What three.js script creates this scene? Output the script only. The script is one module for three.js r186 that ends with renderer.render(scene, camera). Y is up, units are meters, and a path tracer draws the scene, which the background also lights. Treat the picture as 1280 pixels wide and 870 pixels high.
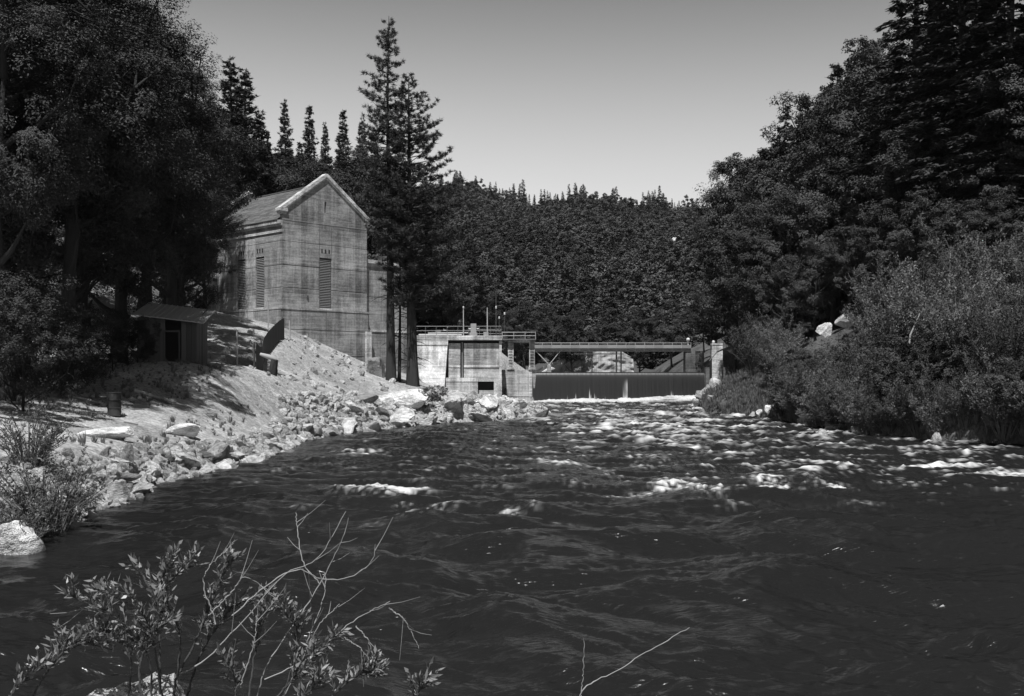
import * as THREE from 'three';
import { mergeGeometries, mergeVertices, toCreasedNormals } from 'three/addons/utils/BufferGeometryUtils.js';
import { ImprovedNoise } from 'three/addons/math/ImprovedNoise.js';

// ---------------------------------------------------------------- camera, sky, sun, exposure
const scene = new THREE.Scene();
const EYE = 3.2, FOCAL = 1350, HORIZON = 476;          // eye height above the river; lens worked out from the powerhouse's vanishing lines
const camera = new THREE.PerspectiveCamera(2 * Math.atan(435 / FOCAL) * 180 / Math.PI, 1280 / 870, 0.1, 4000);
camera.position.set(0, EYE, 0);
camera.lookAt(0, EYE, -100);
camera.setViewOffset(1280, 870, 0, 435 - HORIZON, 1280, 870);   // rising front, so that walls stay upright

const SUN = new THREE.Vector3(-0.08, 0.90, 0.40).normalize();
const sun = new THREE.DirectionalLight(new THREE.Color(1, 1, 1), 5);
sun.position.copy(SUN).multiplyScalar(400); sun.castShadow = true;
Object.assign(sun.shadow.camera, { left: -160, right: 160, top: 160, bottom: -160, near: 1, far: 1200 });
sun.shadow.mapSize.set(4096, 4096);
scene.add(sun, sun.target);

const skyTexture = (() => {                             // clear sky as the film saw it: pale at the horizon, deep grey above
  const W = 512, H = 512, data = new Float32Array(W * H * 4);
  for (let j = 0; j < H; j++) {
    const e = ((j + 0.5) / H - 0.5) * 180;
    const up = Math.max(e, 0);
    const v = e < -1 ? 0.12 : 0.075 + 0.84 * Math.exp(-Math.pow(up / 16.6, 2.6));
    for (let i = 0; i < W; i++) { const k = (j * W + i) * 4; const g = v * (1 + 0.16 * Math.sin((i / W - 0.75) * 2 * Math.PI)); data[k] = data[k + 1] = data[k + 2] = g; data[k + 3] = 1; }
  }
  const t = new THREE.DataTexture(data, W, H, THREE.RGBAFormat, THREE.FloatType);
  t.mapping = THREE.EquirectangularReflectionMapping; t.magFilter = t.minFilter = THREE.LinearFilter; t.needsUpdate = true;
  return t;
})();
scene.background = skyTexture; scene.environment = skyTexture;
const renderer = new THREE.WebGLRenderer({ antialias: true });
renderer.toneMapping = THREE.LinearToneMapping; renderer.toneMappingExposure = 1;
renderer.shadowMap.enabled = true; renderer.shadowMap.type = THREE.PCFSoftShadowMap;

// ---------------------------------------------------------------- helpers
function rng(seed) { let a = seed >>> 0; return () => { a = (a + 0x6D2B79F5) >>> 0; let t = Math.imul(a ^ (a >>> 15), 1 | a); t = (t + Math.imul(t ^ (t >>> 7), 61 | t)) ^ t; return ((t ^ (t >>> 14)) >>> 0) / 4294967296; }; }
const perlin = new ImprovedNoise();
const n3 = (x, y, z) => perlin.noise(x + 100.37, y + 100.71, z + 100.13);
const fbm = (x, y, z, o = 4) => { let s = 0, a = 0.5; for (let i = 0; i < o; i++) { s += a * n3(x, y, z); x *= 2.03; y *= 2.03; z *= 2.03; a *= 0.5; } return s; };
const clamp = (v, a, b) => Math.min(b, Math.max(a, v));
const smooth = (a, b, v) => { const t = clamp((v - a) / (b - a), 0, 1); return t * t * (3 - 2 * t); };
const lerp = (a, b, t) => a + (b - a) * t;
const grey = (v) => new THREE.Color().setRGB(v, v, v);
const V = (x, y, z) => new THREE.Vector3(x, y, z);
// survey: a direction read off the lens and a distance from the tripod give a place in metres (z points back from the dam)
const at = (px, py, d) => V((px - 640) * d / FOCAL, EYE + (HORIZON - py) * d / FOCAL, -d);

const taken = {};
function numbered(name) { if (!(name in taken)) { taken[name] = 0; return name; } taken[name]++; return name + '_' + String(taken[name]).padStart(3, '0'); }
function tag(o, label, category, group, kind) { if (label) o.userData.label = label; if (category) o.userData.category = category; if (group) o.userData.group = group; if (kind) o.userData.kind = kind; return o; }
function thing(name, label, category, pos = [0, 0, 0], turn = 0, group) {
  const o = new THREE.Group(); o.name = numbered(name); o.position.set(...pos); o.rotation.y = turn; scene.add(o); return tag(o, label, category, group);
}
function mesh(name, geo, mat, parent = scene) {
  const m = new THREE.Mesh(geo, mat); m.name = parent === scene ? numbered(name) : name; m.castShadow = m.receiveShadow = true; parent.add(m); return m;
}
function copy(o, pos, turn = 0, scale = 1, label, group) {
  const c = o.clone(); c.name = numbered(o.name.replace(/_\d{3}$/, '')); c.userData = { ...o.userData }; scene.add(c);
  c.position.set(...pos); c.rotation.y = turn; if (Array.isArray(scale)) c.scale.set(...scale); else c.scale.setScalar(scale);
  if (label) c.userData.label = label; if (group) c.userData.group = group; return c;
}
// box between two corners, uv in metres
function box(x0, x1, y0, y1, z0, z1) {
  const g = new THREE.BoxGeometry(x1 - x0, y1 - y0, z1 - z0); g.translate((x0 + x1) / 2, (y0 + y1) / 2, (z0 + z1) / 2); return metricUV(g);
}
function metricUV(g, s = 1) {
  const p = g.attributes.position, n = g.attributes.normal, uv = new Float32Array(p.count * 2);
  for (let i = 0; i < p.count; i++) {
    const ax = Math.abs(n.getX(i)), ay = Math.abs(n.getY(i)), az = Math.abs(n.getZ(i));
    let u, v; if (ay > ax && ay > az) { u = p.getX(i); v = p.getZ(i); } else if (ax > az) { u = p.getZ(i); v = p.getY(i); } else { u = p.getX(i); v = p.getY(i); }
    uv[2 * i] = u * s; uv[2 * i + 1] = v * s;
  }
  g.setAttribute('uv', new THREE.BufferAttribute(uv, 2)); return g;
}
// tapered tube through points with a radius at each
function tube(pts, radii, sides = 6, cap = true) {
  const pos = [], idx = []; const n = pts.length; let nx = V(1, 0, 0.13);
  for (let i = 0; i < n; i++) {
    const t = (i < n - 1 ? pts[i + 1].clone().sub(pts[i]) : pts[i].clone().sub(pts[i - 1])).normalize();
    let a = nx.clone().addScaledVector(t, -nx.dot(t)); if (a.lengthSq() < 1e-4) a = V(0, 0.2, 1).addScaledVector(t, -t.z - 0.2 * t.y); a.normalize(); nx = a; const b = t.clone().cross(a);
    for (let k = 0; k < sides; k++) { const f = k / sides * 2 * Math.PI, c = Math.cos(f) * radii[i], s = Math.sin(f) * radii[i]; pos.push(pts[i].x + a.x * c + b.x * s, pts[i].y + a.y * c + b.y * s, pts[i].z + a.z * c + b.z * s); }
  }
  for (let i = 0; i < n - 1; i++) for (let k = 0; k < sides; k++) { const a = i * sides + k, b = i * sides + (k + 1) % sides; idx.push(a, b, a + sides, b, b + sides, a + sides); }
  if (cap) for (const [o, flip] of [[0, 1], [(n - 1) * sides, 0]]) for (let k = 1; k < sides - 1; k++) flip ? idx.push(o, o + k + 1, o + k) : idx.push(o, o + k, o + k + 1);
  const g = new THREE.BufferGeometry(); g.setAttribute('position', new THREE.Float32BufferAttribute(pos, 3));
  const uv = new Float32Array(pos.length / 3 * 2); for (let i = 0; i < n; i++) for (let k = 0; k < sides; k++) { uv[2 * (i * sides + k)] = k / sides; uv[2 * (i * sides + k) + 1] = i * 0.5; }
  g.setAttribute('uv', new THREE.BufferAttribute(uv, 2)); g.setIndex(idx); g.computeVertexNormals(); return g;
}
const bar = (a, b, r, sides = 5) => tube([a, b], [r, r], sides);
const merge = (l) => l.length === 1 ? l[0] : mergeGeometries(l.map((g) => { const h = g.index ? g.toNonIndexed() : g; for (const k of Object.keys(h.attributes)) if (!['position', 'normal', 'uv'].includes(k)) h.deleteAttribute(k); return h; }));

function texture(W, H, f, srgb, repU = 1, repV = 1) {    // f(u, v) -> value 0..1 (tileable by the caller)
  const data = new Uint8Array(W * H * 4);
  for (let j = 0; j < H; j++) for (let i = 0; i < W; i++) { const v = clamp(Math.round(255 * f(i / W, j / H)), 0, 255), k = (j * W + i) * 4; data[k] = data[k + 1] = data[k + 2] = v; data[k + 3] = 255; }
  const t = new THREE.DataTexture(data, W, H); t.wrapS = t.wrapT = THREE.RepeatWrapping; t.magFilter = THREE.LinearFilter; t.minFilter = THREE.LinearMipmapLinearFilter;
  if (srgb) t.colorSpace = THREE.SRGBColorSpace; t.repeat.set(repU, repV); t.needsUpdate = true; return t;
}
// periodic noise on the unit square
const tileNoise = (seed, o = 4) => (u, v, fu, fv) => {
  let s = 0, a = 0.5; for (let k = 0; k < o; k++) { const cu = Math.round(fu * 2 ** k), cv = Math.round(fv * 2 ** k); s += a * vnoise(u * cu, v * cv, cu, cv, seed + k * 17); a *= 0.5; } return s * 2 - 0.94;
};
function hash(i, j, s) { let h = Math.imul(i, 374761393) ^ Math.imul(j, 668265263) ^ Math.imul(s, 2246822519); h = Math.imul(h ^ (h >>> 13), 1274126177); return ((h ^ (h >>> 16)) >>> 0) / 4294967296; }
function vnoise(x, y, pu, pv, s) {
  const i = Math.floor(x), j = Math.floor(y); let fx = x - i, fy = y - j; fx = fx * fx * (3 - 2 * fx); fy = fy * fy * (3 - 2 * fy);
  const m = (a, p) => ((a % p) + p) % p;
  const a = hash(m(i, pu), m(j, pv), s), b = hash(m(i + 1, pu), m(j, pv), s), c = hash(m(i, pu), m(j + 1, pv), s), d = hash(m(i + 1, pu), m(j + 1, pv), s);
  return a + (b - a) * fx + (c - a) * fy + (a - b - c + d) * fx * fy;
}

// ---------------------------------------------------------------- materials
const concreteTone = (() => {                           // board-marked concrete: 16 courses of boards over 2.4 m, streaks and blotches over 6.4 m
  const A = tileNoise(3, 5), B = tileNoise(9, 4), C = tileNoise(31, 4);
  return texture(1024, 1024, (u, v) => {
    const row = Math.floor(v * 40), within = v * 40 - row, butt = Math.floor((u + hash(row, 5, 8)) * 3);
    let t = 0.78 + 0.13 * (hash(row, butt, 4) - 0.5) + 0.26 * A(u, v, 5, 5) + 0.26 * B(u, v, 26, 2) * smooth(-0.1, 0.3, C(u, v, 3, 3)) + 0.10 * B(u, v, 4, 90) + 0.12 * A(u, v, 60, 60);
    if (within < 0.16) t -= 0.10 * hash(row, Math.floor(u * 16), 7);
    return t;
  }, true, 1 / 6.4, 1 / 6.4);
})();
const concreteBump = (() => {
  const A = tileNoise(5, 5);
  return texture(1024, 1024, (u, v) => { const row = Math.floor(v * 40), w = v * 40 - row; return 0.5 + 0.25 * (hash(row, 1, 4) - 0.5) + (w < 0.14 ? -0.2 : 0) + 0.22 * A(u, v, 50, 50); }, false, 1 / 6.4, 1 / 6.4);
})();
const std = (v, o = {}) => new THREE.MeshStandardMaterial({ color: grey(v), roughness: 0.9, metalness: 0, ...o });
const concrete = (v) => std(v, { map: concreteTone, bumpMap: concreteBump, bumpScale: 0.03, roughness: 0.92 });
const M = {
  wall: [concrete(0.57), concrete(0.51), concrete(0.62), concrete(0.54)],
  base: [concrete(0.47), concrete(0.42), concrete(0.51)],
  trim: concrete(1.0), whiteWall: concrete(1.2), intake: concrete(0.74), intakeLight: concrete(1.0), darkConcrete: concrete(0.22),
  core: std(0.10), black: std(0.02), louvre: std(0.30), roof: std(0.16),
  iron: std(0.10, { roughness: 0.6, metalness: 0.3 }), paintedIron: std(0.5, { roughness: 0.55 }), steel: std(0.28, { roughness: 0.5, metalness: 0.4 }),
  bark: std(0.045, { roughness: 1 }), barkPale: std(0.22, { roughness: 1 }), deadwood: std(0.42, { roughness: 1 }), twig: std(0.34, { roughness: 0.9 }),
  fascia: [std(0.30, { roughness: 0.7 }), std(0.26, { roughness: 0.7 }), std(0.33, { roughness: 0.7 })],
  plank: [std(0.11), std(0.09), std(0.14)], tin: std(0.42, { roughness: 0.6, metalness: 0.2 }), rust: std(0.055, { roughness: 0.8 }),
};
const leafMat = (v, rough = 0.75) => new THREE.MeshStandardMaterial({ color: grey(v), roughness: rough, vertexColors: true, side: THREE.DoubleSide });
const barkTex = (() => { const A = tileNoise(77, 5); return texture(256, 256, (u, v) => 0.5 + 0.6 * A(u, v, 12, 3) + 0.25 * A(u, v, 40, 20), false, 3, 1); })();
M.bark.bumpMap = barkTex; M.bark.bumpScale = 0.05; M.barkPale.bumpMap = barkTex; M.barkPale.bumpScale = 0.02;

// ---------------------------------------------------------------- the lie of the land
const pw = (tbl) => (d) => { if (d <= tbl[0][0]) return tbl[0][1]; for (let i = 1; i < tbl.length; i++) if (d <= tbl[i][0]) { const [a, x] = tbl[i - 1], [b, y] = tbl[i]; return lerp(x, y, (d - a) / (b - a)); } return tbl[tbl.length - 1][1]; };
const leftShore0 = pw([[-20, -9], [10, -8.6], [19.7, -9.6], [26, -10.2], [32, -10.7], [41, -10.9], [48, -10.4], [56, -11.2], [62, -11], [71, -8.4], [80, -5.6], [85, -1.6], [92, 1.5], [98, 3.4], [103, 3.2], [108, 0.4], [113, -1.6], [135, -2.0], [146, -0.5], [160, 3.1], [170, 2], [240, 2]]);
const rightShore0 = pw([[-20, 27], [40, 26], [51, 24.4], [55, 22], [63, 20.4], [76, 20.6], [94, 20.6], [105, 19], [120, 20.5], [140, 24.5], [150, 25.6], [158, 28], [175, 30], [240, 30]]);
const leftShore = (d) => leftShore0(d) + 0.5 * n3(d * 0.35, 3, 1) + 0.2 * n3(d * 1.2, 9, 1);
const rightShore = (d) => rightShore0(d) + 0.7 * n3(d * 0.3, 13, 1) + 0.25 * n3(d * 1.1, 5, 4);
const TPS = (() => {
  const P = [];
  for (const [px, py, d] of [[150, 532, 41], [143, 520, 43], [50, 528, 37], [0, 517, 38], [230, 527, 45], [290, 500, 55], [240, 508, 50], [330, 480, 62], [372, 492, 63], [270, 440, 75], [300, 412, 88], [353, 409, 100], [459, 455, 107], [490, 477, 90], [515, 481, 88], [560, 492, 95], [620, 499, 100], [400, 472, 80], [335, 468, 68], [318, 462, 64], [355, 422, 84], [245, 455, 58], [190, 456, 60], [100, 484, 50], [50, 425, 70], [256, 400, 110], [540, 480, 117], [590, 492, 118], [440, 480, 84], [513, 470, 110], [120, 558, 34], [200, 549, 40.5], [262, 541, 46], [322, 528, 54], [362, 514, 60]]) { const w = at(px, py, d); P.push([w.x, d, w.y]); }
  P.push([-60, 60, 20], [-60, 110, 28], [-40, 140, 18], [-22, 150, 14], [-10, 141, 11], [-4, 138, 5.2], [0, 152, 4.6], [-90, 60, 38], [-90, 130, 45], [-40, 180, 26], [-10, 190, 11], [-60, 20, 12], [-25, 20, 3.5], [-16, 12, 1.8], [-13, 24, 1.2], [-30, 30, 5], [-110, 200, 55], [-40, 230, 30], [-5, 230, 9], [0, 175, 7.5], [-13, 34, 1.5], [-8.5, 112, 2.0], [-5, 112, 1.6], [-10, 119, 2.2], [-3, 108, 1.3], [-4.5, 102, 1.4]);
  const n = P.length, N = n + 3, A = [], phi = (r2) => r2 < 1e-9 ? 0 : 0.5 * r2 * Math.log(r2), S = 50;
  for (const p of P) { p[0] /= S; p[1] /= S; }
  for (let i = 0; i < N; i++) { A.push(new Float64Array(N + 1)); }
  for (let i = 0; i < n; i++) { for (let j = 0; j < n; j++) A[i][j] = phi((P[i][0] - P[j][0]) ** 2 + (P[i][1] - P[j][1]) ** 2); A[i][i] += 2e-4; A[i][n] = 1; A[i][n + 1] = P[i][0]; A[i][n + 2] = P[i][1]; A[n][i] = 1; A[n + 1][i] = P[i][0]; A[n + 2][i] = P[i][1]; A[i][N] = P[i][2]; }
  for (let c = 0; c < N; c++) { let b = c; for (let r = c + 1; r < N; r++) if (Math.abs(A[r][c]) > Math.abs(A[b][c])) b = r; [A[c], A[b]] = [A[b], A[c]]; for (let r = 0; r < N; r++) if (r !== c) { const m = A[r][c] / A[c][c]; if (m) for (let k = c; k <= N; k++) A[r][k] -= m * A[c][k]; } }
  const w = A.map((row, i) => row[N] / row[i]);
  return (x, d) => { x /= S; d /= S; let s = w[n] + w[n + 1] * x + w[n + 2] * d; for (let i = 0; i < n; i++) s += w[i] * phi((x - P[i][0]) ** 2 + (d - P[i][1]) ** 2); return s; };
})();
const smin = (a, b, k) => { const h = clamp(0.5 + 0.5 * (b - a) / k, 0, 1); return lerp(b, a, h) - k * h * (1 - h); };
function ground(x, d) {
  const lift = 4.3 * smooth(159.5, 162, d), xl = leftShore(d), xr = rightShore(d), mid = (xl + xr) / 2;
  let h;
  if (x < mid) {
    const s = xl - x;
    if (s < 0) h = lift - Math.min(1.6, -s * 0.6);
    else {
      const t = clamp(TPS(x, d), 0.4, 70) - lift;
      h = lift + Math.max(0, smin(t, 0.85 * s, 0.6)) + 0.08 * fbm(x * 0.7, d * 0.7, 2, 3) * smooth(0, 2, s) + smooth(40, 90, Math.abs(x)) * 2 * n3(x * 0.05, d * 0.05, 4);
    }
  } else {
    const s = x - xr;
    h = s < 0 ? lift - Math.min(1.6, -s * 0.6) : lift + 0.5 * s + 1.1 * (1 - Math.exp(-s * 1.2)) + smooth(1, 8, s) * (1.6 * n3(x * 0.09, d * 0.09, 7) + 0.5 * n3(x * 0.3, d * 0.3, 8));
  }
  // the near bank where the tripod stands
  const near = 1.6 - smooth(3.7, 6.0, d + 0.4 * n3(x * 0.6, 2, d * 0.4)) * 3.6 + 0.1 * n3(x * 1.3, d * 1.3, 3);
  return Math.max(h, d < 9 ? near : -9);
}

{ // one sheet for both banks, bed and upper valley
  const xs = [], ds = [];
  for (let x = -130; x < 150;) { xs.push(x); x += x < -36 ? 2.2 : x < 6 ? 0.24 : x < 17 ? 0.8 : x < 32 ? 0.4 : 2; }
  for (let d = -30; d < 245;) { ds.push(d); d += d < 2 ? 2 : d < 9 ? 0.35 : d < 18 ? 0.5 : d < 70 ? 0.26 : d < 120 ? 0.4 : d < 165 ? 0.8 : 2; }
  const nx = xs.length, nd = ds.length, pos = new Float32Array(nx * nd * 3), col = new Float32Array(nx * nd * 3), uv = new Float32Array(nx * nd * 2), idx = [];
  for (let j = 0, k = 0; j < nd; j++) for (let i = 0; i < nx; i++, k++) {
    const x = xs[i], d = ds[j]; let y = ground(x, d); const s = leftShore0(d) - x;
    if (s > 0 && d > 18 && d < 130) y += 0.10 * fbm(x * 1.6, d * 1.6, 5, 3);
    pos[3 * k] = x; pos[3 * k + 1] = y; pos[3 * k + 2] = -d; uv[2 * k] = x; uv[2 * k + 1] = d;
    const n = fbm(x * 0.35, d * 0.35, 9, 4), f = fbm(x * 2.1, d * 2.1, 1, 3);
    let c = s > -1 && x > -34 ? 0.50 + 0.30 * n + 0.26 * f : 0.16 + 0.14 * n + 0.08 * f;     // trodden gravel and dirt by the track, leaf mould on the wooded slopes
    if (x > 10) c = 0.11 + 0.14 * n + 0.10 * f;
    const soil = smooth(-0.05, 0.25, fbm(x * 0.16, d * 0.16, 21, 3)); if (x < 5) c *= lerp(1, 0.8, soil);
    col[3 * k] = col[3 * k + 1] = col[3 * k + 2] = clamp(c, 0.06, 0.7);
  }
  for (let j = 0; j < nd - 1; j++) for (let i = 0; i < nx - 1; i++) { const a = j * nx + i; idx.push(a, a + 1, a + nx, a + 1, a + nx + 1, a + nx); }
  const g = new THREE.BufferGeometry(); g.setAttribute('position', new THREE.BufferAttribute(pos, 3)); g.setAttribute('color', new THREE.BufferAttribute(col, 3)); g.setAttribute('uv', new THREE.BufferAttribute(uv, 2)); g.setIndex(idx); g.computeVertexNormals();
  const A = tileNoise(41, 6);
  const m = new THREE.MeshStandardMaterial({ vertexColors: true, roughness: 1, bumpMap: texture(1024, 1024, (u, v) => 0.5 + 0.5 * A(u, v, 12, 12) + 0.2 * A(u, v, 130, 130), false, 1 / 5, 1 / 5), bumpScale: 0.10, map: texture(1024, 1024, (u, v) => 0.86 + 0.35 * A(u, v, 90, 90) + 0.1 * A(v, u, 14, 14), true, 1 / 7, 1 / 7) });
  tag(mesh('ground', g, m), 'pale dirt track and gravel banks running beside the river', 'ground', null, 'structure');
}

// ---------------------------------------------------------------- the river
// breaking waves: [x, distance, half width, half length, strength]
const riverAt = (px, py) => { const d = EYE * FOCAL / (py - HORIZON); return [(px - 640) * d / FOCAL, d]; };
const breakers = [
  [450, 566, 34, 9, 0.9], [476, 614, 56, 16, 1.25], [557, 633, 22, 9, 0.8], [503, 630, 14, 6, 0.6], [520, 651, 32, 7, 0.62], [626, 644, 24, 10, 0.9], [668, 642, 12, 9, 0.75], [646, 585, 22, 7, 0.6], [704, 579, 32, 7, 0.8], [565, 554, 12, 3, 0.6], [430, 601, 26, 6, 0.5],
  [540, 589, 22, 5, 0.5], [700, 594, 40, 6, 0.5], [842, 610, 30, 11, 1.4], [882, 617, 22, 14, 1.1], [925, 611, 22, 9, 1.2], [959, 601, 24, 14, 1.25], [966, 618, 30, 7, 0.9], [1007, 593, 20, 9, 1.05], [1058, 585, 17, 12, 1.0], [1045, 609, 28, 11, 0.85],
  [1172, 585, 60, 8, 1.15], [1255, 593, 45, 8, 1.0], [1046, 560, 36, 5, 0.8], [1035, 550, 14, 6, 0.9], [955, 553, 26, 6, 0.9], [900, 552, 22, 6, 0.8], [1150, 562, 50, 4, 0.6], [770, 622, 24, 8, 0.7], [805, 618, 26, 8, 0.8], [830, 600, 40, 8, 0.55],
  [800, 550, 26, 10, 1.05], [838, 536, 30, 12, 1.15], [792, 530, 18, 8, 1.0], [752, 531, 18, 8, 0.9], [865, 560, 26, 7, 0.8], [740, 552, 22, 5, 0.6], [880, 541, 34, 9, 0.9], [760, 519, 36, 6, 1.0], [830, 517, 40, 6, 1.0], [700, 540, 22, 4, 0.45],
  [880, 527, 24, 6, 0.8], [940, 537, 26, 6, 0.7], [990, 561, 30, 5, 0.6], [1080, 632, 40, 6, 0.38], [920, 632, 40, 8, 0.42], [560, 670, 40, 6, 0.36], [700, 660, 40, 6, 0.32], [1150, 640, 50, 6, 0.32], [380, 640, 30, 6, 0.4], [470, 655, 30, 5, 0.35],
].map(([px, py, hw, hh, s]) => { const [x, d] = riverAt(px, py + 2); return [x, d, hw * d / FOCAL, Math.max(0.35, hh * d * d / (EYE * FOCAL) * 0.42), s]; });
const rapid = (x, d) => clamp(smooth(56, 84, d) * smooth(170, 152, d) * smooth(-3, 4, x - 0.04 * (d - 80)) + 0.62 * smooth(34, 52, d) * smooth(1, 10, x) + 0.28 * smooth(30, 44, d), 0, 1);
function riverWave(x, d) {                              // [height, foam]
  const wx = x + 0.8 * n3(x * 0.22, d * 0.3, 31), wd = d + 1.3 * n3(x * 0.18, d * 0.22, 37) + 0.22 * x;
  const R = rapid(x, d);
  let m = 0, lift = 0;
  for (const b of breakers) {
    const u = (x - b[0]) / b[2], v = (d - b[1] - 0.35 * b[3] * n3(x * 1.1, b[1], 3)) / b[3]; if (u > 2.4 || u < -2.4 || v > 3 || v < -3) continue;
    const e = Math.exp(-u * u * 0.8 - v * v * 1.15), w = b[4] * e; if (w > m) m = w; lift += 0.13 * b[4] * e * Math.min(1, b[1] / 45 + 0.35);
  }
  const a1 = n3(wx * 0.30, wd * 0.55, 1), a2 = n3(wx * 0.7, wd * 1.3, 2), a3 = 1 - 2 * Math.abs(n3(wx * 1.3, wd * 2.5, 3)), a4 = n3(wx * 3.0, wd * 5.2, 4), a5 = 1 - 2 * Math.abs(n3(wx * 2.6 + 5, wd * 4.6, 14));
  const calm = smooth(0, 4, x - leftShore0(d)) * 0.65 + 0.35;
  const near = smooth(48, 14, d), r1 = 1 - 2 * Math.abs(n3(wx * 0.42 + 3, wd * 0.62, 24));
  let h = calm * ((0.15 + 0.36 * near) * a1 + (0.11 + 0.08 * near) * a2 + (0.05 + 0.01 * near) * a3 + 0.026 * a4 + 0.030 * a5 + 0.03 * near * r1) * (0.85 + 1.0 * R);
  if (d < 45) h += calm * 0.024 * n3((wx + wd * 0.5) * 2.4, (wd - wx * 0.4) * 8, 7) * (1 - d / 45);
  const k = Math.min(1, 34 / d) * lerp(1, 0.48, smooth(28, 58, d)), X = x * k, D = d < 34 ? d : 34 * (1 + Math.log(d / 34)), sx = X + 0.5 * n3(X * 0.9, D * 0.9, 51), sd = D + 0.9 * n3(X * 0.8, D * 0.6, 53);
  const f1 = fbm(sx * 0.9, sd * 0.75, 11, 4), rid = 1 - 2.2 * Math.abs(n3(sx * 1.4, sd * 1.8, 12)), rid2 = 1 - 2.2 * Math.abs(n3(sx * 3.0, sd * 3.6, 15)), f2 = n3(X * 4.5, D * 5, 16);
  const streak = 0.55 * n3(x * 0.22, d * 0.42, 17) + 0.5 * a1 + 0.45 * a2;
  const lace = 0.42 * rid + 0.42 * rid2 + 0.65 * n3(X * 7.0, D * 6.0, 18) + 0.4 * f2 - 0.42;
  let q = m * (0.44 + 0.75 * f1 + 0.95 * lace);
  q = Math.max(q, R * (0.95 * streak + 0.85 * f1 + 0.50 * lace - 0.07));
  q = Math.max(q, smooth(18, 40, d) * (0.55 * a2 + 0.3 * a3 + 0.5 * f1 + 0.5 * lace - 0.28) * (0.6 + 0.5 * smooth(-6, 6, x)));
  q = Math.max(q, smooth(150, 154.5, d) * (0.6 + 1.0 * f1 + 0.3 * rid2));
  const foam = smooth(0.10, 0.78, q);
  h += lift * (0.6 + 1.4 * f1 + 0.3 * rid) + foam * (0.035 * f2 + 0.035 * rid2);
  if (d > 150) h += smooth(150, 156, d) * (0.25 + 0.5 * f1 + smooth(17, 23, x) * (0.6 + 1.4 * Math.max(0, f1)));
  return [h, foam];
}
{
  const N = 760, C = 780, pos = new Float32Array((N + 1) * (C + 1) * 3), col = new Float32Array((N + 1) * (C + 1) * 3), uv = new Float32Array((N + 1) * (C + 1) * 2), idx = [];
  const d0 = 3.5, d1 = 159.6;
  for (let j = 0, k = 0; j <= N; j++) {
    const d = d0 * Math.pow(d1 / d0, j / N), xl = Math.max(-(7 + 0.72 * d), -13.5), xr = Math.min(7 + 0.72 * d, 31);
    for (let i = 0; i <= C; i++, k++) {
      const x = lerp(xl, xr, i / C), [h, foam] = riverWave(x, d);
      pos[3 * k] = x; pos[3 * k + 1] = h; pos[3 * k + 2] = -d; uv[2 * k] = x; uv[2 * k + 1] = d;
      const c = lerp(0.014, 0.80, Math.pow(foam, 1.25)); col[3 * k] = col[3 * k + 1] = col[3 * k + 2] = c;
    }
  }
  for (let j = 0; j < N; j++) for (let i = 0; i < C; i++) { const a = j * (C + 1) + i; idx.push(a, a + 1, a + C + 1, a + 1, a + C + 2, a + C + 1); }
  const g = new THREE.BufferGeometry(); g.setAttribute('position', new THREE.BufferAttribute(pos, 3)); g.setAttribute('color', new THREE.BufferAttribute(col, 3)); g.setAttribute('uv', new THREE.BufferAttribute(uv, 2)); g.setIndex(idx); g.computeVertexNormals();
  const A = tileNoise(61, 5);
  M.river = new THREE.MeshPhysicalMaterial({ vertexColors: true, roughness: 0.22, ior: 1.33, bumpMap: texture(1024, 1024, (u, v) => 0.5 + 0.42 * A(u, v, 6, 14) + 0.2 * Math.abs(A(v, u, 30, 14)) + 0.16 * A(u, v, 14, 70), false, 1 / 3.1, 1 / 3.1), bumpScale: 0.046, specularIntensity: 0.9 });
  tag(mesh('river_water', g, M.river), 'dark fast river with broken white rapids below the dam', 'river', null, 'structure');
  // still water held behind the dam
  const rg = new THREE.PlaneGeometry(44, 76, 40, 60); rg.rotateX(-Math.PI / 2); rg.translate(14, 4.42, -198.4);
  tag(mesh('reservoir_water', metricUV(rg), std(0.015, { roughness: 0.08 })), 'still reservoir water held behind the dam crest', 'reservoir', null, 'structure');
}

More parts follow.
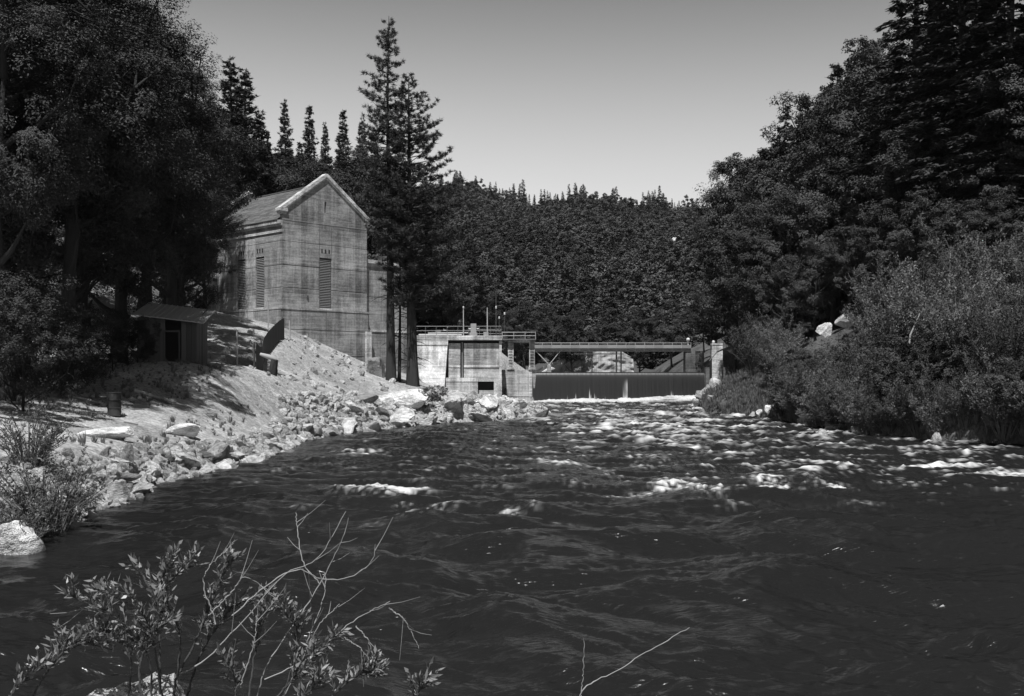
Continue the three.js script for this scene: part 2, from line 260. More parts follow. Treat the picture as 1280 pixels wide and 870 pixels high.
// ---------------------------------------------------------------- the dam with its sheet of falling water
{
  const dam = thing('dam', 'low overflow dam with a dark smooth sheet of falling water', 'dam', [0, 0, -160]);
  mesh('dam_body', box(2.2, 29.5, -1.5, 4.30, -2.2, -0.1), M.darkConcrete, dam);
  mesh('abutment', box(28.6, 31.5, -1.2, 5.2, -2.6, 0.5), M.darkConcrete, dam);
  const nx = 420, ny = 44, pos = [], col = [], idx = [];
  for (let j = 0; j <= ny; j++) for (let i = 0; i <= nx; i++) {
    const t = j / ny, x = lerp(3.05, 28.4, i / nx), y = t < 0.12 ? 4.50 - 0.10 * (t / 0.12) ** 2 : 4.40 - 4.5 * ((t - 0.12) / 0.88) ** 1.15, z = -0.9 + (t < 0.12 ? t / 0.12 * 1.0 : 1.0 + 0.95 * Math.sqrt((t - 0.12) / 0.88));
    const s = n3(x * 2.2, t * 0.8, 3), s2 = n3(x * 7, t * 0.6, 9), s3 = n3(x * 0.35, 0.4, 2);
    pos.push(x, y, z + 0.05 * s * t + 0.025 * s2 * t);
    const clump = smooth(0.15, 0.5, s3 + 0.25 * Math.exp(-(((x - 14.5) / 3.5) ** 2)));
    let f = smooth(0.34, 0.62, 0.55 * s + 0.5 * s2 + 0.75 * (t - 0.62) + 0.40 * clump - 0.12 + 0.5 * n3(x * 0.8, t * 2, 29)) * smooth(0.3, 0.75, t + 0.3 * n3(x * 1.3, 1, 27));
    f = Math.max(f, smooth(0.5, 0.9, (t - 0.86) * 4.5 + 0.6 * s2 + 0.4 * s));
    const c = lerp(0.019 + 0.003 * s2 + 0.004 * s3, 0.62, f); col.push(c, c, c);
  }
  for (let j = 0; j < ny; j++) for (let i = 0; i < nx; i++) { const a = j * (nx + 1) + i; idx.push(a, a + nx + 1, a + 1, a + 1, a + nx + 1, a + nx + 2); }
  const g = new THREE.BufferGeometry(); g.setAttribute('position', new THREE.Float32BufferAttribute(pos, 3)); g.setAttribute('color', new THREE.Float32BufferAttribute(col, 3)); g.setIndex(idx); g.computeVertexNormals();
  mesh('falling_water', g, new THREE.MeshStandardMaterial({ vertexColors: true, roughness: 0.4, side: THREE.DoubleSide }), dam);
}

// ---------------------------------------------------------------- the far mountainside
const ridgeDistance = (x) => 780 + 50 * n3(x * 0.006, 1, 1);
const ridgeHeight = (x) => 131 + 10 * n3(x * 0.011, 5, 2) + 5 * n3(x * 0.04, 5, 3) - 0.075 * x + (x < -60 ? -(x + 60) * 0.12 : 0);
function farHill(x, d) {
  const D = ridgeDistance(x), t = clamp((d - 236) / (D - 236), -0.2, 1.3), H = ridgeHeight(x);
  const up = t < 1 ? 5 + (H - 5) * (0.9 * t + 0.1 * t * t) : H - (t - 1) * 120;
  return (t < 0 ? 5 + t * 60 : up) + smooth(0, 0.1, t) * (9 * n3(x * 0.018, d * 0.014, 6) + 4 * n3(x * 0.05, d * 0.04, 8));
}
{
  const g = new THREE.PlaneGeometry(900, 660, 220, 160); g.rotateX(-Math.PI / 2); const p = g.attributes.position;
  for (let i = 0; i < p.count; i++) { const x = p.getX(i) + 60, d = -p.getZ(i) + 560; p.setXYZ(i, x, farHill(x, d), -d); }
  g.computeVertexNormals();
  tag(mesh('mountainside', metricUV(g), std(0.07, { roughness: 1 })), 'far wooded mountainside closing the valley', 'mountainside', null, 'structure');
  // pale cut bank above the reservoir
  const b = new THREE.PlaneGeometry(16, 7, 60, 34), q = b.attributes.position;
  for (let i = 0; i < q.count; i++) { const u = q.getX(i), v = q.getY(i) + 3.5; q.setXYZ(i, 18.3 + u, 3.2 + v * (1 - 0.25 * smooth(4, 8, Math.abs(u))) , -232 - v * 0.35 + 1.2 * fbm(u * 0.5, v * 0.7, 3, 4)); }
  b.computeVertexNormals();
  tag(mesh('cut_bank', metricUV(b), std(0.5, { map: concreteTone })), 'pale bare cut bank above the reservoir under the bridge', 'bank', null, 'structure');
}
console.log('land done');

// ---------------------------------------------------------------- the powerhouse
{
  const TURN = 0.8091, W = 9.95, L = 13.66;
  const ph = thing('powerhouse', 'tall board-marked concrete powerhouse with gabled parapets and louvred windows', 'powerhouse', [-21.26, 0, -100], TURN);
  const r = rng(5), pick = (l) => l[Math.floor(r() * l.length)];
  mesh('core_wall', box(0.14, W - 0.14, 2, 18.3, -L + 0.14, -0.14), M.core, ph);
  const G = 0.022;                                    // open joint between pours
  const rows = [10.0, 11.9, 14.0, 16.2, 18.1];
  const front = (x0, x1, y0, y1, mats = M.wall, z = 0) => mesh('wall_panel', box(x0 + G, x1 - G, y0 + G, y1 - G, -0.13, z + 0.025 * (r() - 0.5)), pick(mats), ph);
  const side = (z0, z1, y0, y1, mats = M.wall, x = 0) => mesh('wall_panel', box(x + 0.025 * (r() - 0.5), 0.13, y0 + G, y1 - G, z0 + G, z1 - G), pick(mats), ph);
  // river front
  for (let i = 0; i < 4; i++) { front(0.0, 4.2, rows[i], rows[i + 1]); front(5.6, W, rows[i], rows[i + 1]); }
  front(4.2, 5.6, 16.2, 18.1); 
  front(4.2, 5.6, 14.95, 16.2);
  for (const [y0, y1] of [[8.0, 9.86], [5.6, 8.0], [3, 5.6]]) for (const [a, b] of [[-0.1, 4.9], [4.9, W + 0.05]]) front(a, b, y0, y1, M.base, 0.14);
  mesh('ledge', box(-0.17, W + 0.1, 9.86, 10.02, -0.12, 0.18), M.wall[2], ph);
  // side front
  const zs = [[0, -3.0], [-4.4, -6.2], [-7.6, -10.6], [-10.6, -L]];
  for (const [b, a] of zs) for (let i = 0; i < 3; i++) side(a, b, rows[i], rows[i + 1]);
  for (const [b, a] of [[-3.0, -4.4], [-6.2, -7.6]]) side(a, b, 14.95, 16.2);
  for (const [b, a] of [[0, -4.5], [-4.5, -9.1], [-9.1, -L]]) { side(a, b, 16.2, 17.0); for (const [y0, y1] of [[8.0, 9.86], [5.6, 8.0]]) side(a, b, y0, y1, M.base, -0.14); }
  mesh('ledge', box(-0.18, 0.12, 9.86, 10.02, -L, -0.12), M.wall[2], ph);
  mesh('string_course', box(-0.09, 0.12, 17.02, 17.24, -L, 0.02), M.trim, ph);
  mesh('frieze', box(-0.02, 0.13, 17.24, 17.62, -L, -0.01), M.wall[1], ph);
  mesh('cornice', merge([box(-0.24, 0.13, 17.80, 18.12, -L, -0.02), box(-0.14, 0.13, 17.62, 17.80, -L, -0.02)]), M.trim, ph);
  // rear and far walls
  mesh('rear_wall', merge([box(0, W, 3, 18.1, -L - 0.12, -L + 0.1), box(W - 0.12, W + 0.02, 3, 18.1, -L, -0.14)]), M.wall[1], ph);
  // louvred windows: sill, reveal, blades
  const louvre = (name, blades, sill, frame) => { const w = mesh(name, frame, M.core, ph); const b = mesh('louvre_blades', blades, M.louvre, w); b.userData.kind = 'stuff'; mesh('sill', sill, M.trim, w); return w; };
  const fb = []; for (let i = 0; i < 30; i++) { const g = box(-0.64, 0.64, -0.012, 0.012, -0.09, 0.09); g.rotateX(0.75); g.translate(4.9, 10.2 + i * 0.158, -0.11); fb.push(g); }
  louvre('window', merge(fb), box(4.2, 5.6, 10.021, 10.12, -0.14, 0.1), box(4.22, 5.58, 10.06, 14.93, -0.30, -0.24));
  for (const zc of [-3.7, -6.9]) {
    const sb = []; for (let i = 0; i < 30; i++) { const g = box(-0.09, 0.09, -0.012, 0.012, -0.66, 0.66); g.rotateZ(0.75); g.translate(0.11, 10.2 + i * 0.158, zc); sb.push(g); }
    louvre('window', merge(sb), box(-0.1, 0.14, 10.021, 10.12, zc - 0.7, zc + 0.7), box(0.24, 0.30, 10.06, 14.93, zc - 0.68, zc + 0.68));
    for (const k of [-0.42, 0, 0.42]) { const v = mesh('vent', box(-0.02, 0.1, 15.35, 15.75, zc + k - 0.07, zc + k + 0.07), M.black, ph); }
  }
  for (const k of [-0.42, 0, 0.42]) mesh('vent', box(4.9 + k - 0.07, 4.9 + k + 0.07, 15.4, 15.8, -0.1, 0.02), M.black, ph);
  mesh('rust_stain_bracket', box(2.75, 2.87, 10.9, 11.25, -0.05, 0.08), M.iron, ph);
  // gable parapets with stepped rake mouldings
  const parapet = (z0, z1, hole) => {
    const s = new THREE.Shape([[0.02, 18.13], [W - 0.02, 18.13], [W - 0.02, 19.0], [W / 2, 22.62], [0.02, 19.0]].map((p) => new THREE.Vector2(...p)));
    if (hole) { const h = new THREE.Path([[4.78, 19.3], [4.78, 20.35], [5.02, 20.35], [5.02, 19.3]].map((p) => new THREE.Vector2(...p))); s.holes.push(h); }
    const g = new THREE.ExtrudeGeometry(s, { depth: z1 - z0, bevelEnabled: false }); g.translate(0, 0, z0); return metricUV(g);
  };
  const rake = (z0, z1, up, th) => {
    const out = []; const a = Math.atan2(3.62, W / 2), len = Math.hypot(W / 2 + 0.3, 3.62 + 0.3 * Math.tan(a));
    for (const sgn of [-1, 1]) { const g = new THREE.BoxGeometry(len, th, z1 - z0); g.translate(-len / 2, 0, 0); g.rotateZ(a); if (sgn > 0) g.scale(-1, 1, 1); if (sgn > 0) { const ix = g.index.array; for (let i = 0; i < ix.length; i += 3) { const t = ix[i]; ix[i] = ix[i + 1]; ix[i + 1] = t; } g.computeVertexNormals(); } g.translate(W / 2, 22.62 + up, (z0 + z1) / 2); out.push(metricUV(g)); }
    return merge(out);
  };
  const fp = mesh('gable_wall', parapet(-0.42, -0.005, true), M.wall[0], ph);
  mesh('attic_slot', box(4.78, 5.02, 19.3, 20.35, -0.36, -0.3), M.black, fp);
  mesh('rake_coping', rake(-0.5, 0.15, 0.30, 0.30), M.trim, fp);
  mesh('rake_moulding', rake(-0.45, 0.09, 0.02, 0.16), M.trim, fp);
  mesh('kneeler', merge([box(-0.45, 0.5, 18.94, 19.22, -0.5, 0.15), box(-0.25, 0.4, 18.70, 18.94, -0.45, 0.08)]), M.trim, fp);
  mesh('kneeler', merge([box(W - 0.3, W + 0.30, 18.94, 19.22, -0.5, 0.15), box(W - 0.3, W + 0.2, 18.70, 18.94, -0.45, 0.08)]), M.trim, fp);
  const bp = mesh('gable_wall', parapet(-L, -L + 0.42, false), M.wall[1], ph);
  mesh('rake_coping', rake(-L - 0.25, -L + 0.55, 0.30, 0.24), M.trim, bp);
  // shingled roof, course upon course
  const roof = mesh('roof_deck', merge([box(-0.3, W, 18.14, 18.2, -L + 0.44, -0.46)]), M.core, ph);
  const courses = [], rr = rng(77), shM = [std(0.12), std(0.16), std(0.095)], lists = [[], [], []];
  const eave = V(-0.16, 18.18, 0), ridge = V(W / 2, 22.12, 0), up = ridge.clone().sub(eave), n = 30, ang = Math.atan2(up.y, up.x), cl = up.length() / n;
  for (const sgn of [-1, 1]) for (let i = 0; i < n; i++) {
    let z = -0.45; while (z > -L + 0.5) {
      const w = Math.min(0.5 + 0.9 * rr(), z + L - 0.45); if (w < 0.05) break;
      const g = new THREE.BoxGeometry(cl * 1.25, 0.035, w - 0.012); g.rotateZ(ang - 0.05); const m = eave.clone().addScaledVector(up, (i + 0.5) / n); g.translate(m.x, m.y + 0.012 * rr(), z - w / 2); if (sgn > 0) { g.translate(-W / 2, 0, 0); g.rotateY(Math.PI); g.translate(W / 2, 0, -L); }
      lists[Math.floor(rr() * 3)].push(g); z -= w;
    }
  }
  lists.forEach((l, i) => { const m = mesh('shingles', merge(l), shM[i], roof); m.userData.kind = 'stuff'; });
  mesh('ridge_cap', box(W / 2 - 0.16, W / 2 + 0.16, 22.1, 22.2, -L + 0.45, -0.45), M.roof, roof);

  // lower wing carried on towards the river
  const wg = thing('powerhouse_wing', 'lower flat-roofed concrete wing beside the powerhouse behind the tall pines', 'building', [-21.26, 0, -100], TURN);
  mesh('core_wall', box(W + 0.2, 16.4, 1.5, 14.9, -9, -0.6), M.core, wg);
  for (const [y0, y1] of [[1.5, 5.0], [5.0, 8.1], [8.3, 11.6], [11.6, 14.7]]) for (const [a, b] of [[W + 0.1, 12.1], [12.1, 14.3], [14.3, 16.5]]) mesh('wall_panel', box(a + G, b - G, y0 + G, y1 - G, -0.62, (y0 < 8.2 ? -0.2 : -0.4) + 0.02 * r()), pick(y0 < 8.2 ? M.base : M.wall), wg);
  mesh('ledge', box(W + 0.1, 16.6, 8.1, 8.3, -0.62, -0.14), M.trim, wg);
  mesh('side_wall', box(16.42, 16.55, 1.5, 14.7, -9, -0.64), M.wall[3], wg);
  mesh('cornice', merge([box(W + 0.06, 16.7, 14.7, 14.95, -9.2, -0.34), box(W + 0.06, 16.8, 14.95, 15.3, -9.3, -0.22)]), M.trim, wg);
  mesh('pilaster', box(9.62, 10.3, 4.2, 8.08, -0.2, 0.34), M.intakeLight, wg);
}

// ---------------------------------------------------------------- the intake house on the water's edge
{
  const t = thing('intake_house', 'flat-roofed concrete intake house with a dark band under its deck', 'intake house', [0, 0, -120]);
  const P = (n, m, ...b) => mesh(n, box(...b), m, t);
  P('core_wall', M.core, -7.0, -1.35, 0, 7.9, -7.5, -0.5);
  // recessed face panels between ribs
  P('wall_panel', M.intake, -7.05, -5.75, 4.99, 7.38, -0.5, -0.14);
  P('wall_panel', M.intake, -5.35, -1.45, 4.99, 7.38, -0.5, -0.12);
  P('wall_panel', M.intake, -7.05, -5.75, 3.56, 4.68, -0.5, -0.10);
  P('wall_panel', M.intake, -5.35, -1.45, 3.56, 4.68, -0.5, -0.16);
  P('band_course', M.intakeLight, -7.05, -5.75, 4.70, 4.97, -0.5, -0.06);
  P('band_course', M.intakeLight, -5.35, -1.45, 4.70, 4.97, -0.5, -0.06);
  P('gate_slot', M.black, -5.72, -5.38, 3.56, 7.38, -0.56, -0.44);
  P('slot_guide', M.steel, -5.60, -5.48, 3.56, 7.5, -0.42, -0.30);
  P('corner_rib', M.trim, -1.43, -1.15, 3.0, 7.62, -0.5, 0.06);
  P('upper_recess', M.black, -7.05, -1.45, 7.40, 7.60, -0.56, -0.46);
  P('deck', M.intake, -10.9, -1.1, 7.72, 8.05, -7.6, 0.30);
  P('deck_kerb', M.trim, -10.9, -1.1, 8.06, 8.22, 0.05, 0.30);
  P('footing_ledge', M.intakeLight, -7.3, -3.75, 3.12, 3.54, -0.5, 0.95);
  P('footing', M.intake, -7.3, -3.78, 0, 3.10, -0.5, 0.90);
  P('outlet_lintel', M.intake, -3.74, -1.1, 3.13, 3.54, -0.5, 0.3);
  P('outlet_opening', M.black, -3.74, -2.02, 0.5, 3.11, -0.6, -0.44);
  P('outlet_sill', M.intake, -3.74, -2.02, 0, 2.15, -0.4, 0.3);
  P('outlet_pier', M.intakeLight, -2.0, -1.12, 0, 3.5, -0.4, 0.85);
  { const g = new THREE.CylinderGeometry(0.44, 0.44, 1.24, 20, 1, false, 0, Math.PI); g.rotateZ(Math.PI / 2); g.rotateX(Math.PI / 2); g.rotateY(Math.PI / 2); g.translate(-1.56, 3.5, 0.22); mesh('pier_cap', g, M.intakeLight, t); }
  // sloping white wing wall
  const s = new THREE.Shape([[-10.7, 0.5], [-10.7, 7.70], [-7.12, 7.70], [-7.4, 3.0], [-7.45, 0.5]].map((p) => new THREE.Vector2(...p)));
  const g = new THREE.ExtrudeGeometry(s, { depth: 0.6, bevelEnabled: false }); { const p = g.attributes.position; for (let i = 0; i < p.count; i++) p.setZ(i, p.getZ(i) - 0.5 + (7.7 - p.getY(i)) * 0.24); g.computeVertexNormals(); }
  const w = mesh('wing_wall', metricUV(g), M.whiteWall, t);
  mesh('wing_coping', box(-10.75, -7.1, 7.16, 7.69, -0.4, 0.32), M.whiteWall, w);
  // rails, pipes and gear on the deck
  for (const y of [8.75, 9.25]) for (const z of [0.15, -7.3]) mesh('handrail', bar(V(-10.8, y, z), V(-1.2, y, z), 0.028), M.steel, t);
  for (let i = 0; i <= 8; i++) mesh('rail_post', bar(V(-10.8 + 1.2 * i, 8.0, 0.15), V(-10.8 + 1.2 * i, 9.28, 0.15), 0.028), M.steel, t);
  mesh('gate_hoist', merge([box(-4.75, -3.9, 8.06, 8.6, -1.6, -0.6), box(-4.62, -4.0, 8.6, 9.6, -1.5, -0.7), bar(V(-4.9, 9.0, -1.1), V(-3.7, 9.0, -1.1), 0.12, 8)]), M.tin, t);
  mesh('deck_pipe', merge([bar(V(-10.4, 8.3, -0.5), V(-5.6, 8.3, -0.5), 0.13, 8), bar(V(-9.4, 8.5, -0.8), V(-4.9, 8.55, -0.8), 0.09, 8)]), M.tin, t);
  mesh('switch_box', box(-8.6, -8.0, 8.06, 8.9, -1.8, -1.3), M.steel, t); mesh('switch_box', box(-3.2, -2.6, 8.06, 8.7, -1.9, -1.4), M.tin, t);
  for (const [px, py, rad, m] of [[579, 384, 0.055, M.paintedIron], [609, 384, 0.06, M.paintedIron], [620, 364, 0.05, M.iron], [624, 397, 0.04, M.iron]]) {
    const x = (px - 640) / 11.25, y = EYE + (HORIZON - py) / 11.25; const c = mesh('lamp_standard', tube([V(x, 8.0, -0.6), V(x, y, -0.6)], [rad * 1.3, rad], 6), m, t); if (px !== 609) mesh('insulator', tube([V(x, y - (px === 620 ? 1.9 : 0.1), -0.6), V(x, y - (px === 620 ? 1.6 : -0.15), -0.6)], [0.1, 0.08], 8), M.trim, c);
  }
}
{ // gate block with its two ladder-like guide columns
  const t = thing('gate_tower', 'sluice gate block with two white latticed guide columns and railed platform', 'sluice gate', [0, 0, -124]);
  const P = (n, m, ...b) => mesh(n, box(...b), m, t);
  for (const [y0, y1] of [[-0.8, 1.4], [1.42, 2.9], [2.92, 4.48]]) P('block_course', M.intake, -1.2, 2.0, y0, y1, -6, 0.02 * (y0 % 1));
  P('block_nose', M.trim, 2.0, 2.3, -0.8, 4.2, -6, 0.1);
  for (const x of [-0.46, 1.98]) {
    const c = mesh('guide_column', merge([box(x, x + 0.12, 4.48, 7.62, -0.9, 0.0), box(x + 0.52, x + 0.64, 4.48, 7.62, -0.9, 0.0), box(x + 0.12, x + 0.52, 4.48, 7.62, -0.85, -0.12)]), M.trim, t);
    for (let i = 0; i < 9; i++) mesh('rung', box(x + 0.12, x + 0.52, 4.62 + i * 0.33, 4.72 + i * 0.33, -0.12, -0.02), M.trim, c);
    mesh('column_foot', box(x - 0.1, x + 0.74, 4.49, 4.78, -0.9, 0.12), M.trim, c);
  }
  { const g = new THREE.CylinderGeometry(0.36, 0.12, 2.1, 4, 1); g.rotateY(Math.PI / 4); g.translate(2.55, 3.4, -0.3); mesh('corbel', metricUV(g.toNonIndexed()), M.trim, t); }
  P('head_beam', M.trim, -0.5, 2.66, 7.63, 7.9, -0.95, 0.05);
  P('platform', M.steel, -1.1, 2.75, 7.91, 8.0, -1.4, 0.5);
  for (const y of [8.35, 8.75]) mesh('handrail', bar(V(-1.1, y, 0.45), V(2.7, y, 0.45), 0.035), M.paintedIron, t);
  for (const x of [-1.1, 0.2, 1.5, 2.7]) mesh('rail_post', bar(V(x, 7.9, 0.45), V(x, 8.8, 0.45), 0.035), M.paintedIron, t);
  mesh('mast', bar(V(-0.85, 7.9, -0.5), V(-0.85, 10.9, -0.5), 0.04), M.iron, t); mesh('mast_cap', bar(V(-0.85, 10.8, -0.5), V(-0.85, 11.1, -0.5), 0.1, 8), M.trim, t);
  mesh('gate_leaf', box(0.3, 1.85, 0, 4.4, -6.6, -6.1), M.iron, t);
  mesh('ladder', merge([bar(V(-0.75, 0.2, 0.3), V(-0.75, 2.4, 0.2), 0.09), bar(V(-0.95, 0.1, 0.3), V(-0.55, 0.9, 0.3), 0.08)]), M.iron, t);
}
{ // service bridge
  const t = thing('service_bridge', 'long level girder footbridge with railing crossing above the dam', 'bridge', [0, 0, -164]);
  const P = (n, m, ...b) => mesh(n, box(...b), m, t), x0 = 3.2, x1 = 27.0;
  P('girder', M.steel, x0, x1, 7.72, 8.10, 0.9, 1.0); P('girder', M.steel, x0, x1, 7.72, 8.10, -1.0, -0.9);
  P('girder_flange', M.iron, x0, x1, 7.62, 7.71, 0.75, 1.1);
  for (let i = 0; i < 17; i++) { const a = x0 + i * 1.4; mesh('deck_plank', box(a + 0.02, a + 1.38, 8.11, 8.19, -1.15, 1.2), M.fascia[i % 3], t); }
  for (let i = 0; i < 17; i++) { const a = x0 + i * 1.4; mesh('fascia_panel', box(a + 0.04, a + 1.36, 8.2, 8.62, 1.1, 1.15), M.fascia[(i * 7) % 3], t); }
  for (let i = 0; i <= 17; i++) mesh('rail_post', bar(V(x0 + i * 1.4, 8.1, 1.05), V(x0 + i * 1.4, 8.98, 1.05), 0.04), M.paintedIron, t);
  for (const z of [1.05, -1.05]) mesh('handrail', bar(V(x0, 8.95, z), V(x1, 8.95, z), 0.03), M.steel, t);
  mesh('brace', bar(V(3.6, 7.7, 0.9), V(5.6, 5.6, 0.9), 0.07), M.paintedIron, t); mesh('brace', bar(V(7.3, 7.7, 0.9), V(5.6, 5.6, 0.9), 0.07), M.paintedIron, t); mesh('strut_foot', box(5.3, 5.9, 4.2, 5.65, 0.6, 1.2), M.intake, t);
  mesh('trestle_leg', bar(V(12.1, 3.5, 0.5), V(12.1, 7.7, 0.5), 0.09), M.iron, t); mesh('trestle_leg', bar(V(15.8, 3.5, 0.5), V(15.8, 7.7, 0.5), 0.12), M.iron, t); mesh('trestle_leg', bar(V(16.5, 3.5, 0.5), V(16.5, 7.7, 0.5), 0.12), M.iron, t);
  mesh('trestle_beam', box(9.5, 17, 7.2, 7.34, 0.4, 0.6), M.paintedIron, t);
  mesh('end_post', merge([bar(V(26.6, 8.1, 0.9), V(26.6, 9.3, 0.9), 0.12, 8), new THREE.SphereGeometry(0.3, 12, 8).translate(26.6, 9.4, 0.9)]), M.trim, t);
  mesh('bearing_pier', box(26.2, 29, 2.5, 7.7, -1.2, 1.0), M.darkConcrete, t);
}
{ // lone pier on the far bank
  const t = thing('concrete_pier', 'lone weathered concrete pier standing in shrubs beyond the dam', 'pier', [28.55, 0, -150]);
  mesh('shaft', box(-0.75, 0.78, 0, 6.0, -1.2, 0), M.whiteWall, t);
  mesh('upper_shaft', box(-0.72, 0.72, 6.02, 8.2, -1.15, -0.04), M.intakeLight, t);
  mesh('cap', box(-0.78, 0.72, 8.21, 8.42, -1.2, 0.02), M.trim, t);
  mesh('gate_groove', box(-0.95, -0.76, 0.2, 6.4, -0.9, -0.2), M.black, t);
  mesh('knob', new THREE.SphereGeometry(0.22, 10, 8).translate(-0.5, 8.6, -0.4), M.trim, t);
  mesh('broken_patch', box(0.55, 0.80, 3.2, 5.4, -0.6, 0.03), M.base[2], t);
}
console.log('buildings done');

// ---------------------------------------------------------------- shed, drum, fence sheet, posts, logs on the left bank
const gy = (x, z) => ground(x, -z);
{
  const t = thing('plank_shed', 'small dark plank shed with a pale tin lean-to roof under the trees', 'shed', [-17.2, 3.75, -59], 0.12);
  const r = rng(3);
  const plank = (x0, x1, y1, z0, z1) => mesh('plank', box(x0, x1, -0.6 + 0.1 * r(), y1, z0, z1), M.plank[Math.floor(r() * 3)], t);
  const top = (x) => 2.62 - x * 0.12;
  for (let x = -3.08; x < -0.03; x += 0.28) { if (x > -1.75 && x < -0.95) continue; plank(x + 0.008, x + 0.27, top(x + 0.27), -0.03 + 0.02 * r(), 0.03); }
  for (let z = -3.2; z < -0.04; z += 0.28) { plank(-0.02, 0.03 + 0.02 * r(), 2.6 - z * 0.30, z + 0.008, z + 0.27); }
  mesh('rear_wall', box(-3.1, 0, -0.6, 3.3, -3.3, -3.24), M.plank[1], t); mesh('far_wall', box(-3.16, -3.11, -0.6, 2.9, -3.2, 0), M.plank[1], t);
  mesh('corner_post', box(-0.06, 0.06, -0.6, 2.42, 0.035, 0.12), M.plank[2], t);
  const tilt = (g) => { g.rotateZ(-0.12); g.rotateX(0.22); g.translate(0.1, 2.72, 0.1); return g; };
  const roof = mesh('roof', tilt(box(-3.4, 0.35, -0.03, 0.03, -3.7, 0.5)), M.tin, t);
  const ribs = []; for (let x = -3.3; x < 0.3; x += 0.3) ribs.push(tilt(box(x, x + 0.05, 0.03, 0.06, -3.7, 0.5))); mesh('roof_ribs', merge(ribs), M.tin, roof).userData.kind = 'stuff';
  mesh('door_frame', merge([box(-1.8, -1.72, -0.5, 2.1, 0.03, 0.08), box(-0.97, -0.9, -0.5, 2.1, 0.03, 0.08), box(-1.8, -0.9, 2.1, 2.2, 0.03, 0.08)]), M.plank[0], t);
}
{
  const p = at(143, 520, 43), y = gy(p.x, p.z);
  const t = thing('steel_drum', 'dark rusty steel drum with a pale lid on the dirt track', 'drum', [p.x, y - 0.03, p.z]);
  const prof = [[0, 0], [0.26, 0], [0.275, 0.02], [0.275, 0.05], [0.26, 0.07], [0.26, 0.31], [0.277, 0.33], [0.277, 0.36], [0.26, 0.38], [0.26, 0.62], [0.277, 0.64], [0.277, 0.67], [0.26, 0.69], [0.26, 0.92], [0.278, 0.94], [0.278, 0.97], [0.25, 0.97]];
  const g = new THREE.LatheGeometry(prof.map((q) => new THREE.Vector2(...q)), 32);
  const A = tileNoise(8, 4), rt = texture(256, 256, (u, v) => 0.75 + 0.9 * A(u, v, 6, 6), true); M.rust.map = rt; 
  mesh('drum_body', g, M.rust, t); mesh('lid', new THREE.CylinderGeometry(0.252, 0.252, 0.02, 32).translate(0, 0.955, 0), M.tin, t);
}
{ // curved sheet of corrugated iron set on edge at the top of the slope
  const t = thing('corrugated_sheet', 'curved dark corrugated iron sheet standing on edge above the rubble slope', 'metal sheet');
  const a = at(320, 460, 66), b = at(356, 420, 84), pos = [], idx = [], n = 200, m = 6;
  for (let i = 0; i <= n; i++) { const u = i / n, x = lerp(a.x, b.x, u) - 0.9 * Math.sin(u * Math.PI) * (1 - u * 0.6) + 0.35 * Math.sin(u * 2 * Math.PI), z = lerp(a.z, b.z, u), gh = gy(x, z), w = 0.03 * Math.sin(i * 1.25); const h = lerp(1.75, 1.65, u); for (let j = 0; j <= m; j++) pos.push(x + w, gh - 0.08 + h * j / m, z + w * 0.3); }
  for (let i = 0; i < n; i++) for (let j = 0; j < m; j++) { const q = i * (m + 1) + j; idx.push(q, q + m + 1, q + 1, q + 1, q + m + 1, q + m + 2); }
  const g = new THREE.BufferGeometry(); g.setAttribute('position', new THREE.Float32BufferAttribute(pos, 3)); g.setIndex(idx); g.computeVertexNormals();
  const g2 = g.clone(); { const p = g2.attributes.position; for (let i = 0; i < p.count; i++) p.setX(i, p.getX(i) - 0.01); }
  mesh('iron_sheet', g, std(0.07, { side: THREE.DoubleSide, roughness: 0.7 }), t);
  for (const u of [0.02, 0.5, 0.98]) { const q = Math.round(u * n) * (m + 1) * 3, x = pos[q], z = pos[q + 2]; mesh('stake', bar(V(x - 0.12, pos[q + 1] - 0.3, z), V(x - 0.12, pos[q + 1] + 1.8, z), 0.05), M.plank[2], t); }
}
